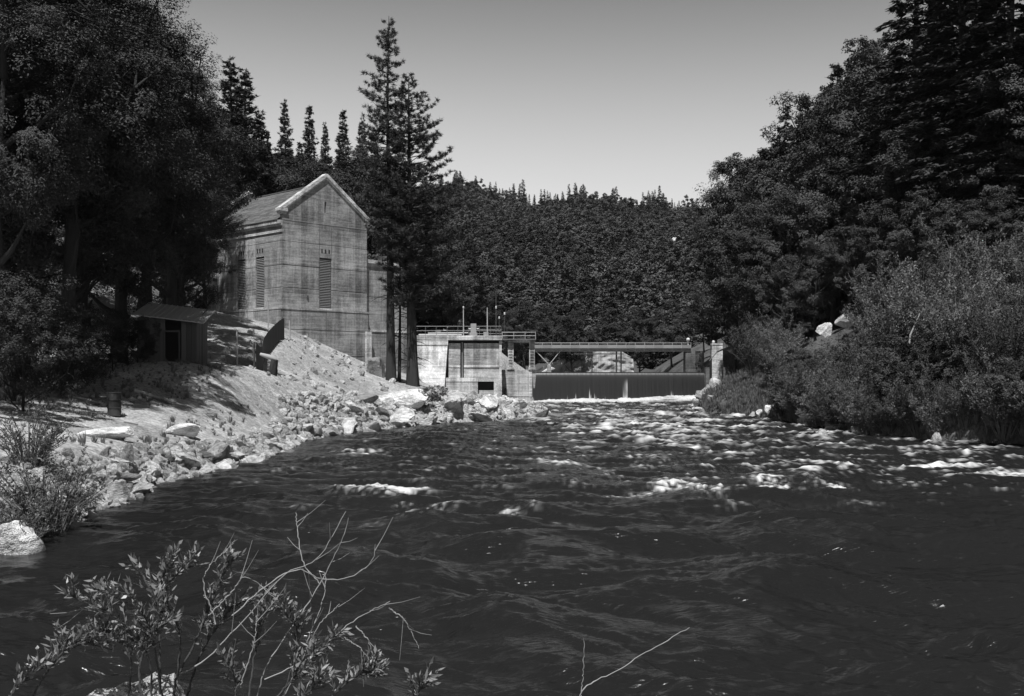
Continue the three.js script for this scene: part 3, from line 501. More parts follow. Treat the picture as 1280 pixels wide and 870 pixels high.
{ // posts
  for (const [px, py, d, h, label] of [[296, 458, 66, 2.15, 'pale thin fence post beside the curved iron sheet'], [362, 434, 86, 1.6, 'short pale post at the top of the rubble slope'], [384, 420, 92, 1.1, 'small stake against the foot of the powerhouse wall'], [270, 398, 94, 2.6, 'tall wire fence post before the louvred side wall'], [335, 400, 95, 2.4, 'wire fence post near the powerhouse corner']]) {
    const p = at(px, py, d), y = gy(p.x, p.z); const t = thing('fence_post', label, 'post', [p.x, y - 0.3, p.z]);
    mesh('post', tube([V(0, 0, 0), V(0.03, h * 0.5, 0), V(0, h + 0.3, 0)], [0.06, 0.055, 0.05], 6), M.deadwood, t); mesh('post_cap', tube([V(0, h + 0.3, 0), V(0, h + 0.34, 0)], [0.065, 0.05], 6), M.barkPale, t);
  }
  const p = at(341, 472, 66), y = gy(p.x, p.z), t = thing('stump', 'short dark leaning stump with a pale broken log across its top', 'stump', [p.x, y - 0.1, p.z]);
  mesh('stub', tube([V(0, 0, 0), V(0.05, 0.6, 0), V(0.12, 1.0, 0.05)], [0.27, 0.25, 0.24], 10), M.bark, t); mesh('broken_log', tube([V(-0.75, 1.35, 0.1), V(-0.2, 1.18, 0.1), V(0.25, 1.0, 0.05)], [0.1, 0.16, 0.13], 8), M.deadwood, t);
  let k = 0; for (const [a, b, r, label] of [[[170, 466, 50], [214, 478, 49], 0.09, 'long pale log lying in shade on the slope'], [[88, 476, 46], [128, 492, 45], 0.06, 'thin pale pole lying beside the dark bush'], [[155, 520, 42], [172, 521, 42], 0.05, 'short stick lying beside the steel drum']]) {
    const A = at(...a), B = at(...b); A.y = gy(A.x, A.z) + r; B.y = gy(B.x, B.z) + r; const mid = A.clone().lerp(B, 0.5); mid.y = gy(mid.x, mid.z) + r * 1.1; tag(mesh('fallen_log', tube([A, mid, B], [r, r * 0.9, r * 0.7], 8), M.deadwood), label, 'log');
  }
}

// ---------------------------------------------------------------- rocks
const rockGeo = (seed, detail = 3, planes = 13, round = 0.015) => {
  const r = rng(seed), N = []; for (let i = 0; i < planes; i++) { const v = V(r() * 2 - 1, r() * 2 - 1, r() * 2 - 1).normalize(); N.push([v, 0.48 + 0.5 * r()]); }
  const g = mergeVertices(new THREE.IcosahedronGeometry(1, 1).deleteAttribute('uv').deleteAttribute('normal')); let h = new THREE.IcosahedronGeometry(1, detail * 3); h.deleteAttribute('uv'); h.deleteAttribute('normal'); h = mergeVertices(h);
  const p = h.attributes.position;
  for (let i = 0; i < p.count; i++) { const v = V(p.getX(i), p.getY(i), p.getZ(i)).normalize(); let m = 1.25; for (const [n, o] of N) { const c = n.dot(v); if (c > 0.05) m = smin(m, o / c, round); } m += 0.035 * fbm(v.x * 2.5 + seed, v.y * 2.5, v.z * 2.5, 3); p.setXYZ(i, v.x * m, v.y * m, v.z * m); }
  return metricUV(toCreasedNormals(h, 0.38));
};
const rockTex = (() => { const A = tileNoise(15, 6); return texture(512, 512, (u, v) => 0.92 + 0.42 * A(u, v, 5, 5) + 0.25 * A(u, v, 60, 60), true, 0.5, 0.5); })();
const rockBump = (() => { const A = tileNoise(16, 6); return texture(512, 512, (u, v) => 0.5 + 0.6 * A(u, v, 8, 8) + 0.2 * A(u, v, 70, 70), false, 0.6, 0.6); })();
const rockMats = [0.85, 0.72, 0.6, 0.45, 0.30, 0.95].map((v) => std(v, { map: rockTex, bumpMap: rockBump, bumpScale: 0.09, roughness: 0.95 }));
const rocks = []; for (let i = 0; i < 10; i++) rocks.push(rockGeo(100 + i * 7, 2, 9 + i % 4));
const smallRocks = [0, 1, 2].map((i) => rockGeo(300 + i, 1, 10));
const rr = rng(2024);
function rock(x, d, s, mat, label, name = 'boulder', group, lie = 0.20, kind = null) {
  const y = Math.max(ground(x, d), -0.5); const m = mesh(name, kind ?? rocks[Math.floor(rr() * rocks.length)], mat ?? rockMats[Math.floor(Math.pow(rr(), 1.2) * 5)]);
  const sc = Array.isArray(s) ? s : [s * (0.8 + 0.9 * rr()), s * (0.30 + 0.36 * rr()), s * (0.7 + 0.5 * rr())];
  m.scale.set(...sc); m.position.set(x, y + sc[1] * lie, -d); m.rotation.set((rr() - 0.5) * 1.3, rr() * 6.28, (rr() - 0.5) * 1.3); tag(m, label, 'rock', group); return m;
}
{ // riprap along the water and up the bank
  const bandTop = (d) => d < 30 ? 1.8 : d < 60 ? 1.25 : d < 75 ? 2.2 : d < 100 ? 4.6 : 3;
  let n = 0, tries = 0; const placed = [];
  while (n < 285 && tries++ < 6000) {
    const u = rr(), d = u < 0.62 ? 21 + 45 * Math.pow(rr(), 0.9) : 66 + 38 * rr(), s = -0.35 + bandTop(d) * Math.pow(rr(), 1.15), x = leftShore(d) - s;
    const size = (0.11 + 0.52 * Math.pow(rr(), 3.0)) * (0.55 + d / 90);
    if (placed.some((p) => (p[0] - x) ** 2 + (p[1] - d) ** 2 < (0.44 * (p[2] + size)) ** 2)) continue;
    placed.push([x, d, size]); n++;
    const ti = Math.floor(Math.pow(rr(), 1.2) * 5), tone = ['white', 'pale', 'light grey', 'grey', 'dark'][ti], place = d < 64 ? 'below the dirt track' : 'below the powerhouse and pines';
    rock(x, d, size, rockMats[ti], `${tone} angular riprap stone on the bank ${place}`, 'riprap_stone', `${tone} riprap stones ${place}`);
  }
  // named boulders
  const put = (px, py, d, s, mat, label, lie = 0.2, turn = null) => { const p = at(px, py, d); const m = rock(p.x, d, s, mat, label, 'boulder', null, lie); m.rotation.set(0.1, turn ?? rr() * 6, 0.05); return m; };
  put(4, 676, 20.5, [0.62, 0.62, 0.5], rockMats[5], 'large white split boulder beside the leafy bank bush', 0.1, 0.4);
  put(268, 578, 41, [0.62, 0.42, 0.5], rockMats[3], 'rounded grey boulder at the water below the dirt track', 0.3);
  put(157, 606, 32.6, [0.30, 0.55, 0.26], rockMats[4], 'dark upright slab leaning at the edge of the water', 0.3);
  put(222, 566, 42.5, [0.9, 0.28, 0.5], rockMats[5], 'long pale slab perched on the riprap bank', 0.3);
  put(130, 552, 36, [1.0, 0.22, 0.5], rockMats[5], 'flat pale slab on top of the bank by the bush', 0.4, 0.2);
  put(500, 500, 80, [2.0, 0.8, 1.2], rockMats[5], 'big white slanted boulder below the pine trunks', 0.5, 0.5);
  put(497, 525, 74, [1.4, 0.7, 1.0], rockMats[0], 'broad pale boulder at the shore below the pines', 0.35);
  put(566, 520, 83, [1.1, 0.8, 0.9], rockMats[2], 'round grey boulder at the shore before the intake house', 0.35);
  put(605, 518, 88, [1.9, 0.75, 1.1], rockMats[0], 'large light humped boulder before the intake house', 0.05);
  put(470, 466, 92, [1.7, 1.0, 1.0], rockMats[4], 'dark overhanging rock beside the pine trunks', 0.35);
  put(452, 530, 74, [1.1, 0.5, 0.8], rockMats[4], 'low dark boulder at the foot of the rubble slope', 0.2);
  put(673, 512, 101, [0.9, 0.4, 0.6], rockMats[4], 'dark low rock at the tip of the stony point', 0.3);
  put(658, 510, 104, [0.8, 0.45, 0.6], rockMats[0], 'pale low rock on the stony point', 0.3);
  { const m = rock(5.6, 165.5, [2.6, 1.3, 1.4], rockMats[5], 'pale bare rock outcrop beside the dam under the bridge', 'outcrop', null, 0.3); m.position.y = 4.7; m.rotation.set(0, 0.2, 0); }
  // far shore
  const put2 = (px, py, s, mat, label) => { const [x, d] = riverAt(px, py); const m = rock(x, d, s, mat, label, 'boulder', null, 0.2); m.position.y = Math.max(-0.1, Math.min(m.position.y, 0.7)); return m; };
  put2(992, 528, [1.6, 0.75, 1.0], rockMats[5], 'white boulder among willow shrubs on the far shore');
  put2(972, 525, [1.0, 0.6, 0.8], rockMats[0], 'smaller pale boulder beside the white one on the far shore');
  put2(1029, 549, [0.62, 0.72, 0.5], rockMats[1], 'pointed grey boulder standing in the rapids by the far shore');
  put2(905, 516, [2.2, 0.5, 1.3], rockMats[2], 'low grey rock ledge running into the rapids below the pier');
  put2(940, 519, [1.8, 0.9, 1.4], rockMats[3], 'dull grey boulder between the rock ledge and the shrubs');
  for (let i = 0; i < 16; i++) { const d = 53 + 78 * (i + rr()) / 16, x = rightShore(d) - 0.25 + 0.5 * rr(), z = (0.25 + 0.5 * rr() * rr()) * (0.6 + d / 90); rock(x, d, z, rockMats[Math.floor(rr() * 4)], 'grey stone at the waterline under the far shore shrubs', 'shore_stone', 'stones at the far waterline', 0.5); }
  for (let i = 0; i < 26; i++) { const d = 118 + 34 * rr(), x = Math.max(rightShore(d) - 0.2, 0.176 * d) + 3.2 * rr() * rr(), z = 0.35 + 0.8 * rr() * rr(); rock(x, d, [z * 1.4, z * 0.7, z], rockMats[1 + Math.floor(rr() * 4)], 'weathered rock heaped at the foot of the lone pier', 'pier_rock', 'rocks heaped below the lone pier', 0.4); }
  { const p = at(1056, 402, 88); const m = rock(p.x, 88, [0.75, 0.5, 0.6], rockMats[1], 'bright rock outcrop high among the shrubs of the steep bank', 'outcrop', null, 0.2); m.position.y = p.y; }
  { const p = at(1030, 412, 90); const m = rock(p.x, 90, [0.7, 0.35, 0.6], rockMats[1], 'smaller bright rock below the outcrop on the steep bank', 'outcrop', null, 0.2); m.position.y = p.y; }
  // loose stones: too many and too small to pick apart
  for (let v = 0; v < 3; v++) {
    const N = 2200, im = new THREE.InstancedMesh(smallRocks[v], rockMats[[0, 1, 3][v]], N), o = new THREE.Object3D(); im.name = numbered('rubble'); im.castShadow = im.receiveShadow = true;
    for (let i = 0; i < N; i++) {
      const far = rr() < 0.45; let d, x; if (rr() < 0.05) { d = 64 + 34 * rr(); x = lerp(-21, -11, rr()) + (d - 64) * 0.06; } else { d = far ? 62 + 45 * rr() : 20 + 44 * rr(); x = leftShore(d) + 0.3 - (bandTop(d) + (d < 62 ? 0.35 : 0.9)) * Math.pow(rr(), 0.9); }
      const s = (0.03 + 0.14 * rr() ** 3) * (0.7 + d / 70); o.position.set(x, Math.max(ground(x, d), -0.1) + s * 0.25, -d); o.rotation.set(rr() * 6, rr() * 6, rr() * 6); o.scale.set(s * (0.8 + 0.6 * rr()), s * (0.6 + 0.4 * rr()), s); o.updateMatrix(); im.setMatrixAt(i, o.matrix);
    }
    scene.add(im); tag(im, ['pale loose rubble strewn over the stony bank', 'grey loose rubble strewn over the stony bank', 'dark loose rubble strewn over the stony bank'][v], 'rubble', null, 'stuff');
  }
}
console.log('rocks done');

// ---------------------------------------------------------------- vegetation
class Leaves {
  constructor() { this.p = []; this.c = []; this.i = []; }
  // a leaf blade from b along a (length included), across w
  blade(b, a, w, tone) {
    const k = this.p.length / 3, mx = b.x + a.x * 0.45, my = b.y + a.y * 0.45, mz = b.z + a.z * 0.45;
    this.p.push(b.x, b.y, b.z, mx + w.x, my + w.y, mz + w.z, b.x + a.x, b.y + a.y, b.z + a.z, mx - w.x, my - w.y, mz - w.z);
    for (let q = 0; q < 4; q++) this.c.push(tone, tone, tone); this.i.push(k, k + 1, k + 2, k, k + 2, k + 3);
  }
  tri(b, a, w, tone) { const k = this.p.length / 3; this.p.push(b.x - w.x, b.y - w.y, b.z - w.z, b.x + w.x, b.y + w.y, b.z + w.z, b.x + a.x, b.y + a.y, b.z + a.z); for (let q = 0; q < 3; q++) this.c.push(tone, tone, tone); this.i.push(k, k + 1, k + 2); }
  geo() { const g = new THREE.BufferGeometry(); g.setAttribute('position', new THREE.Float32BufferAttribute(this.p, 3)); g.setAttribute('color', new THREE.Float32BufferAttribute(this.c, 3)); g.setIndex(this.i); g.computeVertexNormals(); return g; }
}
const dir = (r) => { const z = r() * 2 - 1, f = r() * 6.2832, q = Math.sqrt(1 - z * z); return V(q * Math.cos(f), z, q * Math.sin(f)); };
function broadleaf({ seed, H, R, base, leaves, leaf, clumps, narrow = 0.5, mat, bark = M.bark, trunkR, droop = 0, flat = 0.8 }) {
  const r = rng(seed), L = new Leaves(), wood = [], tr = trunkR ?? H * 0.018, o = new THREE.Group();
  const bend = (y) => V(0.05 * H * n3(seed, y / H * 1.5, 1), y, 0.05 * H * n3(seed, y / H * 1.5, 5));
  const tp = [], trr = []; for (let i = 0; i <= 8; i++) { const y = -0.5 + (H * 0.86 + 0.5) * i / 8; tp.push(bend(y)); trr.push(tr * (i === 0 ? 1.5 : 1 - 0.92 * i / 8)); } wood.push(tube(tp, trr, 8));
  const hh = (H - base) / 2, cy = base + hh, joints = [];
  for (let i = 0; i < 11; i++) {
    const f = i * 2.4 + r(), y0 = lerp(base * 0.75, H * 0.72, i / 11), a = bend(y0), out = R * (0.55 + 0.3 * r()) * Math.sqrt(Math.max(0.2, 1 - ((y0 + hh * 0.4 - cy) / hh) ** 2)), e = V(a.x + Math.cos(f) * out, y0 + out * (0.45 + 0.4 * r()), a.z + Math.sin(f) * out), m = a.clone().lerp(e, 0.5); m.y -= out * 0.08;
    wood.push(tube([a, m, e], [tr * 0.5, tr * 0.34, tr * 0.12], 6)); for (let k = 1; k <= 4; k++) joints.push(k < 2 ? m : m.clone().lerp(e, (k - 1) / 3));
  }
  for (let i = 0; i < 5; i++) joints.push(bend(lerp(base, H * 0.85, i / 5)));
  const per = leaves / clumps;
  for (let i = 0; i < clumps; i++) {
    const u = dir(r), lobe = 0.80 + 0.36 * (0.5 + n3(u.x * 1.6 + seed, u.y * 1.6, u.z * 1.6)), rad = (0.38 + 0.62 * Math.sqrt(r())) * lobe, c = V(u.x * R * rad, cy + u.y * hh * rad * (u.y < 0 ? 0.9 : 1), u.z * R * rad), rc = (0.12 + 0.13 * r()) * Math.min(R * 1.3, hh);
    let best = joints[0], bd = 1e9; for (const j of joints) { const q = j.distanceToSquared(c); if (q < bd) { bd = q; best = j; } }
    const mid = best.clone().lerp(c, 0.5); mid.y += 0.06 * R; wood.push(tube([best, mid, c], [tr * 0.16, tr * 0.11, 0.012], 4, false));
    const tone = 0.8 + 0.4 * r(), subs = 8, core = V(0, cy - hh * 0.3, 0);
    for (let q = 0; q < subs; q++) {
      const sc = dir(r).multiply(V(1, flat, 1)).multiplyScalar(rc * (0.45 + 0.5 * r())).add(c), rs = rc * (0.30 + 0.22 * r());
      for (let k = 0; k < per / subs; k++) {
        const v = dir(r), e = rs * (0.4 + 0.65 * Math.sqrt(r())), p = V(sc.x + v.x * e, sc.y + v.y * e * flat - droop * rs * 1.4 * r() * r(), sc.z + v.z * e), s = leaf * (0.65 + 0.7 * r());
        const n = p.clone().sub(core).normalize().multiplyScalar(0.55).addScaledVector(v, 0.55).addScaledVector(dir(r), 0.6); n.y += 0.7; n.normalize();
        const a = dir(r); a.y -= droop; a.addScaledVector(n, -a.dot(n)).normalize(); const w = a.clone().cross(n).multiplyScalar(s * narrow * 0.5); a.multiplyScalar(s);
        L.blade(p, a, w, tone * (0.75 + 0.5 * r()));
      }
    }
  }
  mesh('trunk', merge(wood), bark, o); mesh('crown', L.geo(), mat, o); return o;
}
function conifer({ seed, H, R, start, whorls, per, puff, needles, len, wide, mat, style = 'pine', taper = 0.85, trunkR, dead = 0, lopsided = 0, bark = M.bark, rise = 0.25 }) {
  const r = rng(seed), L = new Leaves(), wood = [], o = new THREE.Group(), tr = trunkR ?? H * 0.014;
  const tp = [], ta = []; for (let i = 0; i <= 10; i++) { const t = i / 10; tp.push(V(0.012 * H * n3(seed, t * 2, 1) * t, -0.6 + (H + 0.6) * t, 0.012 * H * n3(seed, t * 2, 7) * t)); ta.push(Math.max(0.02, tr * (i === 0 ? 1.25 : 1 - 0.97 * t))); } wood.push(tube(tp, ta, 9));
  const axis = (y) => { const t = clamp((y + 0.6) / (H + 0.6), 0, 1) * 10, i = Math.min(9, Math.floor(t)); return tp[i].clone().lerp(tp[i + 1], t - i); };
  for (let i = 0; i < whorls; i++) {
    const t = (i + r() * 0.7) / whorls, y = lerp(start, H * 0.985, t), n = per * (0.7 + 0.6 * r()) * (t > 0.9 ? 0.7 : 1), f0 = r() * 6.28;
    for (let k = 0; k < n; k++) {
      const f = f0 + k / n * 6.283 + 0.9 * (r() - 0.5), gap = r(); if (gap < 0.14) continue;
      const shape = Math.pow(1 - t, taper) * (t < 0.28 ? 0.45 + 1.96 * t : 1), ll = R * (0.03 + shape) * (0.42 + 0.75 * r()) * (1 + lopsided * Math.cos(f) + 0.22 * n3(seed + Math.cos(f), t * 4, Math.sin(f))), yb = Math.min(H * 0.995, y + (r() - 0.5) * 1.7 * (H - start) / whorls), a = axis(yb), e = V(a.x + Math.cos(f) * ll, yb + ll * (rise * (style === 'pine' ? 0.6 + t : t - 0.75)), a.z + Math.sin(f) * ll), m = a.clone().lerp(e, 0.55); m.y += ll * (style === 'pine' ? -0.05 : 0.10);
      wood.push(tube([a, m, e], [Math.max(0.015, tr * 0.16 * (1 - 0.6 * t)), tr * 0.1 * (1 - 0.6 * t), 0.008], 4, false));
      const cnt = Math.max(2, Math.round(ll / puff * (style === 'pine' ? 1.5 : 2.3))), tone = 0.75 + 0.5 * r();
      for (let q = 0; q < cnt; q++) {
        const u = style === 'pine' ? 1 - 0.68 * (q / cnt) : 1 - 0.9 * (q / cnt), b = u > 0.55 ? m.clone().lerp(e, (u - 0.55) / 0.45) : a.clone().lerp(m, u / 0.55), side = V(-Math.sin(f), 0, Math.cos(f)), off = (r() - 0.5) * (style === 'pine' ? 1.5 : 1.4) * puff * (1.5 - u * 0.6);
        b.addScaledVector(side, off); b.y += (r() - 0.3) * puff * 0.4;
        if (style === 'pine') for (let z = 0; z < needles; z++) { const v = dir(r); v.y = v.y * 0.75 + 0.28; const s = len * (0.6 + 0.6 * r()) * (1 - 0.45 * t * t), st = b.clone().addScaledVector(dir(r), puff * 0.28 * r()); const w = v.clone().cross(dir(r)).normalize().multiplyScalar(wide); L.tri(st, v.multiplyScalar(s), w, tone * (0.7 + 0.6 * r())); }
        else for (let z = 0; z < needles; z++) { const v = V(Math.cos(f), 0, Math.sin(f)).multiplyScalar(0.6 + 0.5 * r()).addScaledVector(side, (r() - 0.5) * 2.0); v.y -= 0.25 + 0.55 * r(); v.normalize(); const s = len * (0.55 + 0.7 * r()) * (1 - 0.45 * t * t), st = b.clone().addScaledVector(dir(r), puff * 0.3 * r()); const w = v.clone().cross(V(0, 1, 0).addScaledVector(dir(r), 0.7)).normalize().multiplyScalar(wide * (0.6 + 0.8 * r())); L.blade(st, v.multiplyScalar(s), w, tone * (0.7 + 0.6 * r())); }
      }
    }
  }
  for (let i = 0; i < dead; i++) { const y = start * (0.25 + 0.75 * r()), f = r() * 6.28, ll = 0.6 + 1.7 * r(), a = axis(y); wood.push(tube([a, V(a.x + Math.cos(f) * ll * 0.6, y - 0.1 * ll, a.z + Math.sin(f) * ll * 0.6), V(a.x + Math.cos(f) * ll, y - 0.3 * ll, a.z + Math.sin(f) * ll)], [0.045, 0.03, 0.01], 4, false)); }
  mesh('trunk', merge(wood), bark, o); mesh('crown', L.geo(), mat, o); return o;
}
function plant(proto, name, label, category, x, d, turn = 0, s = 1, group, sink = 0.15, yy = null) {
  const o = proto.clone(); o.name = numbered(name); o.position.set(x, (yy ?? ground(x, d)) - sink, -d); o.rotation.y = turn; if (/conifer|pine/.test(category)) { o.rotation.x = 0.05 * n3(x, 3, d); o.rotation.z = 0.06 * n3(d, 5, x); } if (Array.isArray(s)) o.scale.set(...s); else o.scale.setScalar(s); scene.add(o); return tag(o, label, category, group);
}
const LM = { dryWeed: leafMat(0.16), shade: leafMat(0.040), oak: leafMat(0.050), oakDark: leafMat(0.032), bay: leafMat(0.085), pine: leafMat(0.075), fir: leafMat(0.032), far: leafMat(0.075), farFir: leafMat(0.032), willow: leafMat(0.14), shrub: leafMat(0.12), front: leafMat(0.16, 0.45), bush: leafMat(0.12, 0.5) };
const vr = rng(99);

{ // the two tall pines before the wing
  const p1 = conifer({ seed: 11, H: 30.6, R: 3.3, start: 11.5, whorls: 34, per: 7, puff: 0.6, needles: 36, len: 0.42, wide: 0.028, mat: LM.pine, taper: 0.6, trunkR: 0.42, dead: 26, lopsided: -0.15 });
  const p2 = conifer({ seed: 23, H: 25.5, R: 4.8, start: 6.5, whorls: 36, per: 8, puff: 0.65, needles: 36, len: 0.42, wide: 0.03, mat: LM.fir, taper: 0.62, trunkR: 0.5, dead: 20, lopsided: 0.22 });
  const a = at(489, 477, 90), b = at(516, 481, 88);
  plant(p1, 'tall_pine', 'tallest slender open-crowned pine rising beside the powerhouse', 'pine tree', a.x, 90, 0.4);
  plant(p2, 'tall_pine', 'darker dense pine standing close against the tallest pine', 'pine tree', b.x, 88, 0, 1);
  const thin = conifer({ seed: 31, H: 15, R: 1.2, start: 8, whorls: 10, per: 4, puff: 0.5, needles: 20, len: 0.4, wide: 0.03, mat: LM.fir, trunkR: 0.17, dead: 22 });
  plant(thin, 'slim_pine', 'slim young pine between the two tall pine trunks', 'pine tree', at(499, 477, 91).x, 91);
}
const fir = [conifer({ seed: 41, H: 24, R: 3.2, start: 2, whorls: 44, per: 7, puff: 0.6, needles: 22, len: 0.42, wide: 0.05, mat: LM.fir, style: 'fir', taper: 0.9 }), conifer({ seed: 43, H: 24, R: 2.3, start: 2, whorls: 46, per: 7, puff: 0.52, needles: 20, len: 0.38, wide: 0.045, mat: LM.fir, style: 'fir', taper: 0.75 })];
const slimPine = [51, 57].map((s) => conifer({ seed: s, H: 24, R: 2.5, start: 4, whorls: 54, per: 7, puff: 0.5, needles: 18, len: 0.45, wide: 0.045, mat: LM.fir, taper: 0.85 }));
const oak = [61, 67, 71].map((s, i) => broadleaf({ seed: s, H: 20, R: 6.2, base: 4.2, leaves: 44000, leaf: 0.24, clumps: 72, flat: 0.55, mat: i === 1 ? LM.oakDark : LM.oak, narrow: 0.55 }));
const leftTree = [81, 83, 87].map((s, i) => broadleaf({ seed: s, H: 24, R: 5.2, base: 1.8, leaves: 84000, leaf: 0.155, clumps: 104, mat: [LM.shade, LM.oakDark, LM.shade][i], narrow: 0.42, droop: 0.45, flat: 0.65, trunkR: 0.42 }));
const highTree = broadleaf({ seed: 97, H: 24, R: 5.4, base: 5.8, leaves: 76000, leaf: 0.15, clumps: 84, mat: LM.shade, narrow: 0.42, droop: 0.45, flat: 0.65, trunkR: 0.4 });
console.log('prototypes done');
{ // spires and woods behind the powerhouse
  const g = 'slim conifers on the hill behind the powerhouse', lab = 'slim dark conifer spire rising behind the powerhouse roof';
  for (const [px, py, d, k, w] of [[357, 122, 150, 0, 1], [388, 130, 152, 1, 1.1], [409, 151, 165, 0, 0.9], [428, 134, 150, 1, 1.05], [452, 145, 158, 0, 1], [335, 160, 145, 1, 1], [375, 175, 160, 1, 1.2], [470, 160, 165, 0, 1]]) {
    const t = at(px, py, d), y0 = ground(t.x, d), s = (t.y - y0) / 24; plant(slimPine[k], 'slim_conifer', lab, 'conifer', t.x, d, vr() * 6, [s * w, s, s * w], g);
  }
  for (const [px, py, d, w, lab2] of [[290, 70, 122, 1.5, 'twin-topped tall conifer beyond the side wall of the powerhouse'], [306, 84, 126, 1.5, 'conifer rising against the taller twin-topped one'], [268, 120, 120, 1.7, 'broad conifer standing behind the big shade trees'], [322, 135, 130, 1.6, 'lower conifer between the twin-topped one and the roof']]) { const t = at(px, py, d), s = (t.y - ground(t.x, d)) / 24; plant(slimPine[px % 2], 'hill_conifer', lab2, 'conifer', t.x, d, vr() * 6, [s * w, s, s * w]); }
  const gl = 'round trees on the hill behind the powerhouse';
  for (const [px, py, d] of [[300, 190, 128], [340, 195, 140], [375, 200, 140], [410, 200, 135], [440, 195, 135], [468, 210, 140], [360, 215, 128], [420, 215, 126], [275, 230, 118], [330, 180, 150], [395, 185, 150], [450, 180, 152]]) { const t = at(px, py, d), s = (t.y - ground(t.x, d)) / 20; plant(oak[Math.floor(vr() * 3)], 'hill_oak', 'dark round-crowned tree massed behind the powerhouse', 'tree', t.x, d, vr() * 6, [Math.max(0.7, s), s, Math.max(0.7, s)], gl); }
  const gm = 'trees between the tall pines and the intake house';
  for (const [px, py, d, kind] of [[480, 230, 128, 0], [505, 250, 125, 0], [530, 235, 130, 1], [552, 235, 138, 1], [565, 290, 145, 0], [582, 300, 160, 1], [545, 310, 132, 0], [592, 345, 150, 0], [520, 320, 128, 0], [608, 370, 175, 0], [632, 385, 190, 0], [655, 372, 210, 0], [565, 345, 165, 0]]) { const t = at(px, py, d), H = kind ? 24 : 20, s = (t.y - ground(t.x, d)) / H; plant(kind ? fir[1] : oak[Math.floor(vr() * 3)], 'valley_tree', kind ? 'dark conifer in the wood behind the tall pines' : 'dark round-crowned tree in the wood behind the intake house', 'tree', t.x, d, vr() * 6, [Math.max(0.5, s), s, Math.max(0.5, s)], gm + (kind ? ', conifers' : ', round crowns')); }
}
{ // the great shade trees on the left bank
  const g = 'great shade trees massed over the shed';
  const lab = 'great dark drooping shade tree massed above the plank shed';
  for (const [px, d, topY, w, k] of [[205, 66, 27, 1.0, 0], [232, 74, 24, 0.78, 1], [150, 60, 27, 1.05, 2], [95, 54, 26, 1.05, 0], [28, 50, 26, 1.1, 1], [-60, 46, 25, 1.1, 2], [175, 84, 33, 1.2, 0], [60, 72, 33, 1.3, 2], [255, 92, 23, 0.75, 0], [-40, 70, 32, 1.3, 1], [120, 95, 38, 1.3, 1], [200, 100, 36, 1.1, 2], [20, 92, 38, 1.3, 1], [225, 82, 29, 0.85, 1]]) {
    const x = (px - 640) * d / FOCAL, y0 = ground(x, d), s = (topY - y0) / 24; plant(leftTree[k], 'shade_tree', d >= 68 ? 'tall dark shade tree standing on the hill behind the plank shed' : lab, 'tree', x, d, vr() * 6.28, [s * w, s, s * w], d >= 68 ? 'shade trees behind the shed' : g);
  }
  // one leaning over the track
  plant(highTree, 'leaning_tree', 'high-crowned shade tree spreading over the dirt track and shed', 'tree', -19.9, 48.2, 1.9, [0.98, 0.95, 0.98]);
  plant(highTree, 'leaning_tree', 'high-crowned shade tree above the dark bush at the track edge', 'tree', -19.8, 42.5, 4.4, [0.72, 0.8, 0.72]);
  // bush mass below
  const bush = broadleaf({ seed: 91, H: 5.6, R: 2.7, base: 0.1, leaves: 30000, leaf: 0.09, clumps: 60, mat: LM.oakDark, narrow: 0.5, trunkR: 0.07 });
  for (const [px, d, s, l] of [[30, 40, 1.0, 'dense dark bush at the edge of the dirt track'], [-20, 37, 0.9, 'tangled dark bush beside the trackside bush'], [75, 46, 0.8, 'rounded dark bush below the shade trees'], [140, 54, 0.62, 'low dark bush in the shade before the shed'], [105, 50, 0.75, 'wide dark bush below the high-crowned tree'], [172, 57, 0.45, 'small dark bush beside the shed wall']]) plant(bush, 'bush', l, 'bush', (px - 640) * d / FOCAL, d, vr() * 6, s);
  for (const [px, py, d, s] of [[532, 530, 81, 0.34], [547, 522, 84, 0.28]]) { const p = at(px, py, d); plant(bush, 'shore_bush', 'small dark bush growing among the shore rocks below the pines', 'bush', p.x, d, vr() * 6, s, 'dark bushes among the shore rocks'); }
}
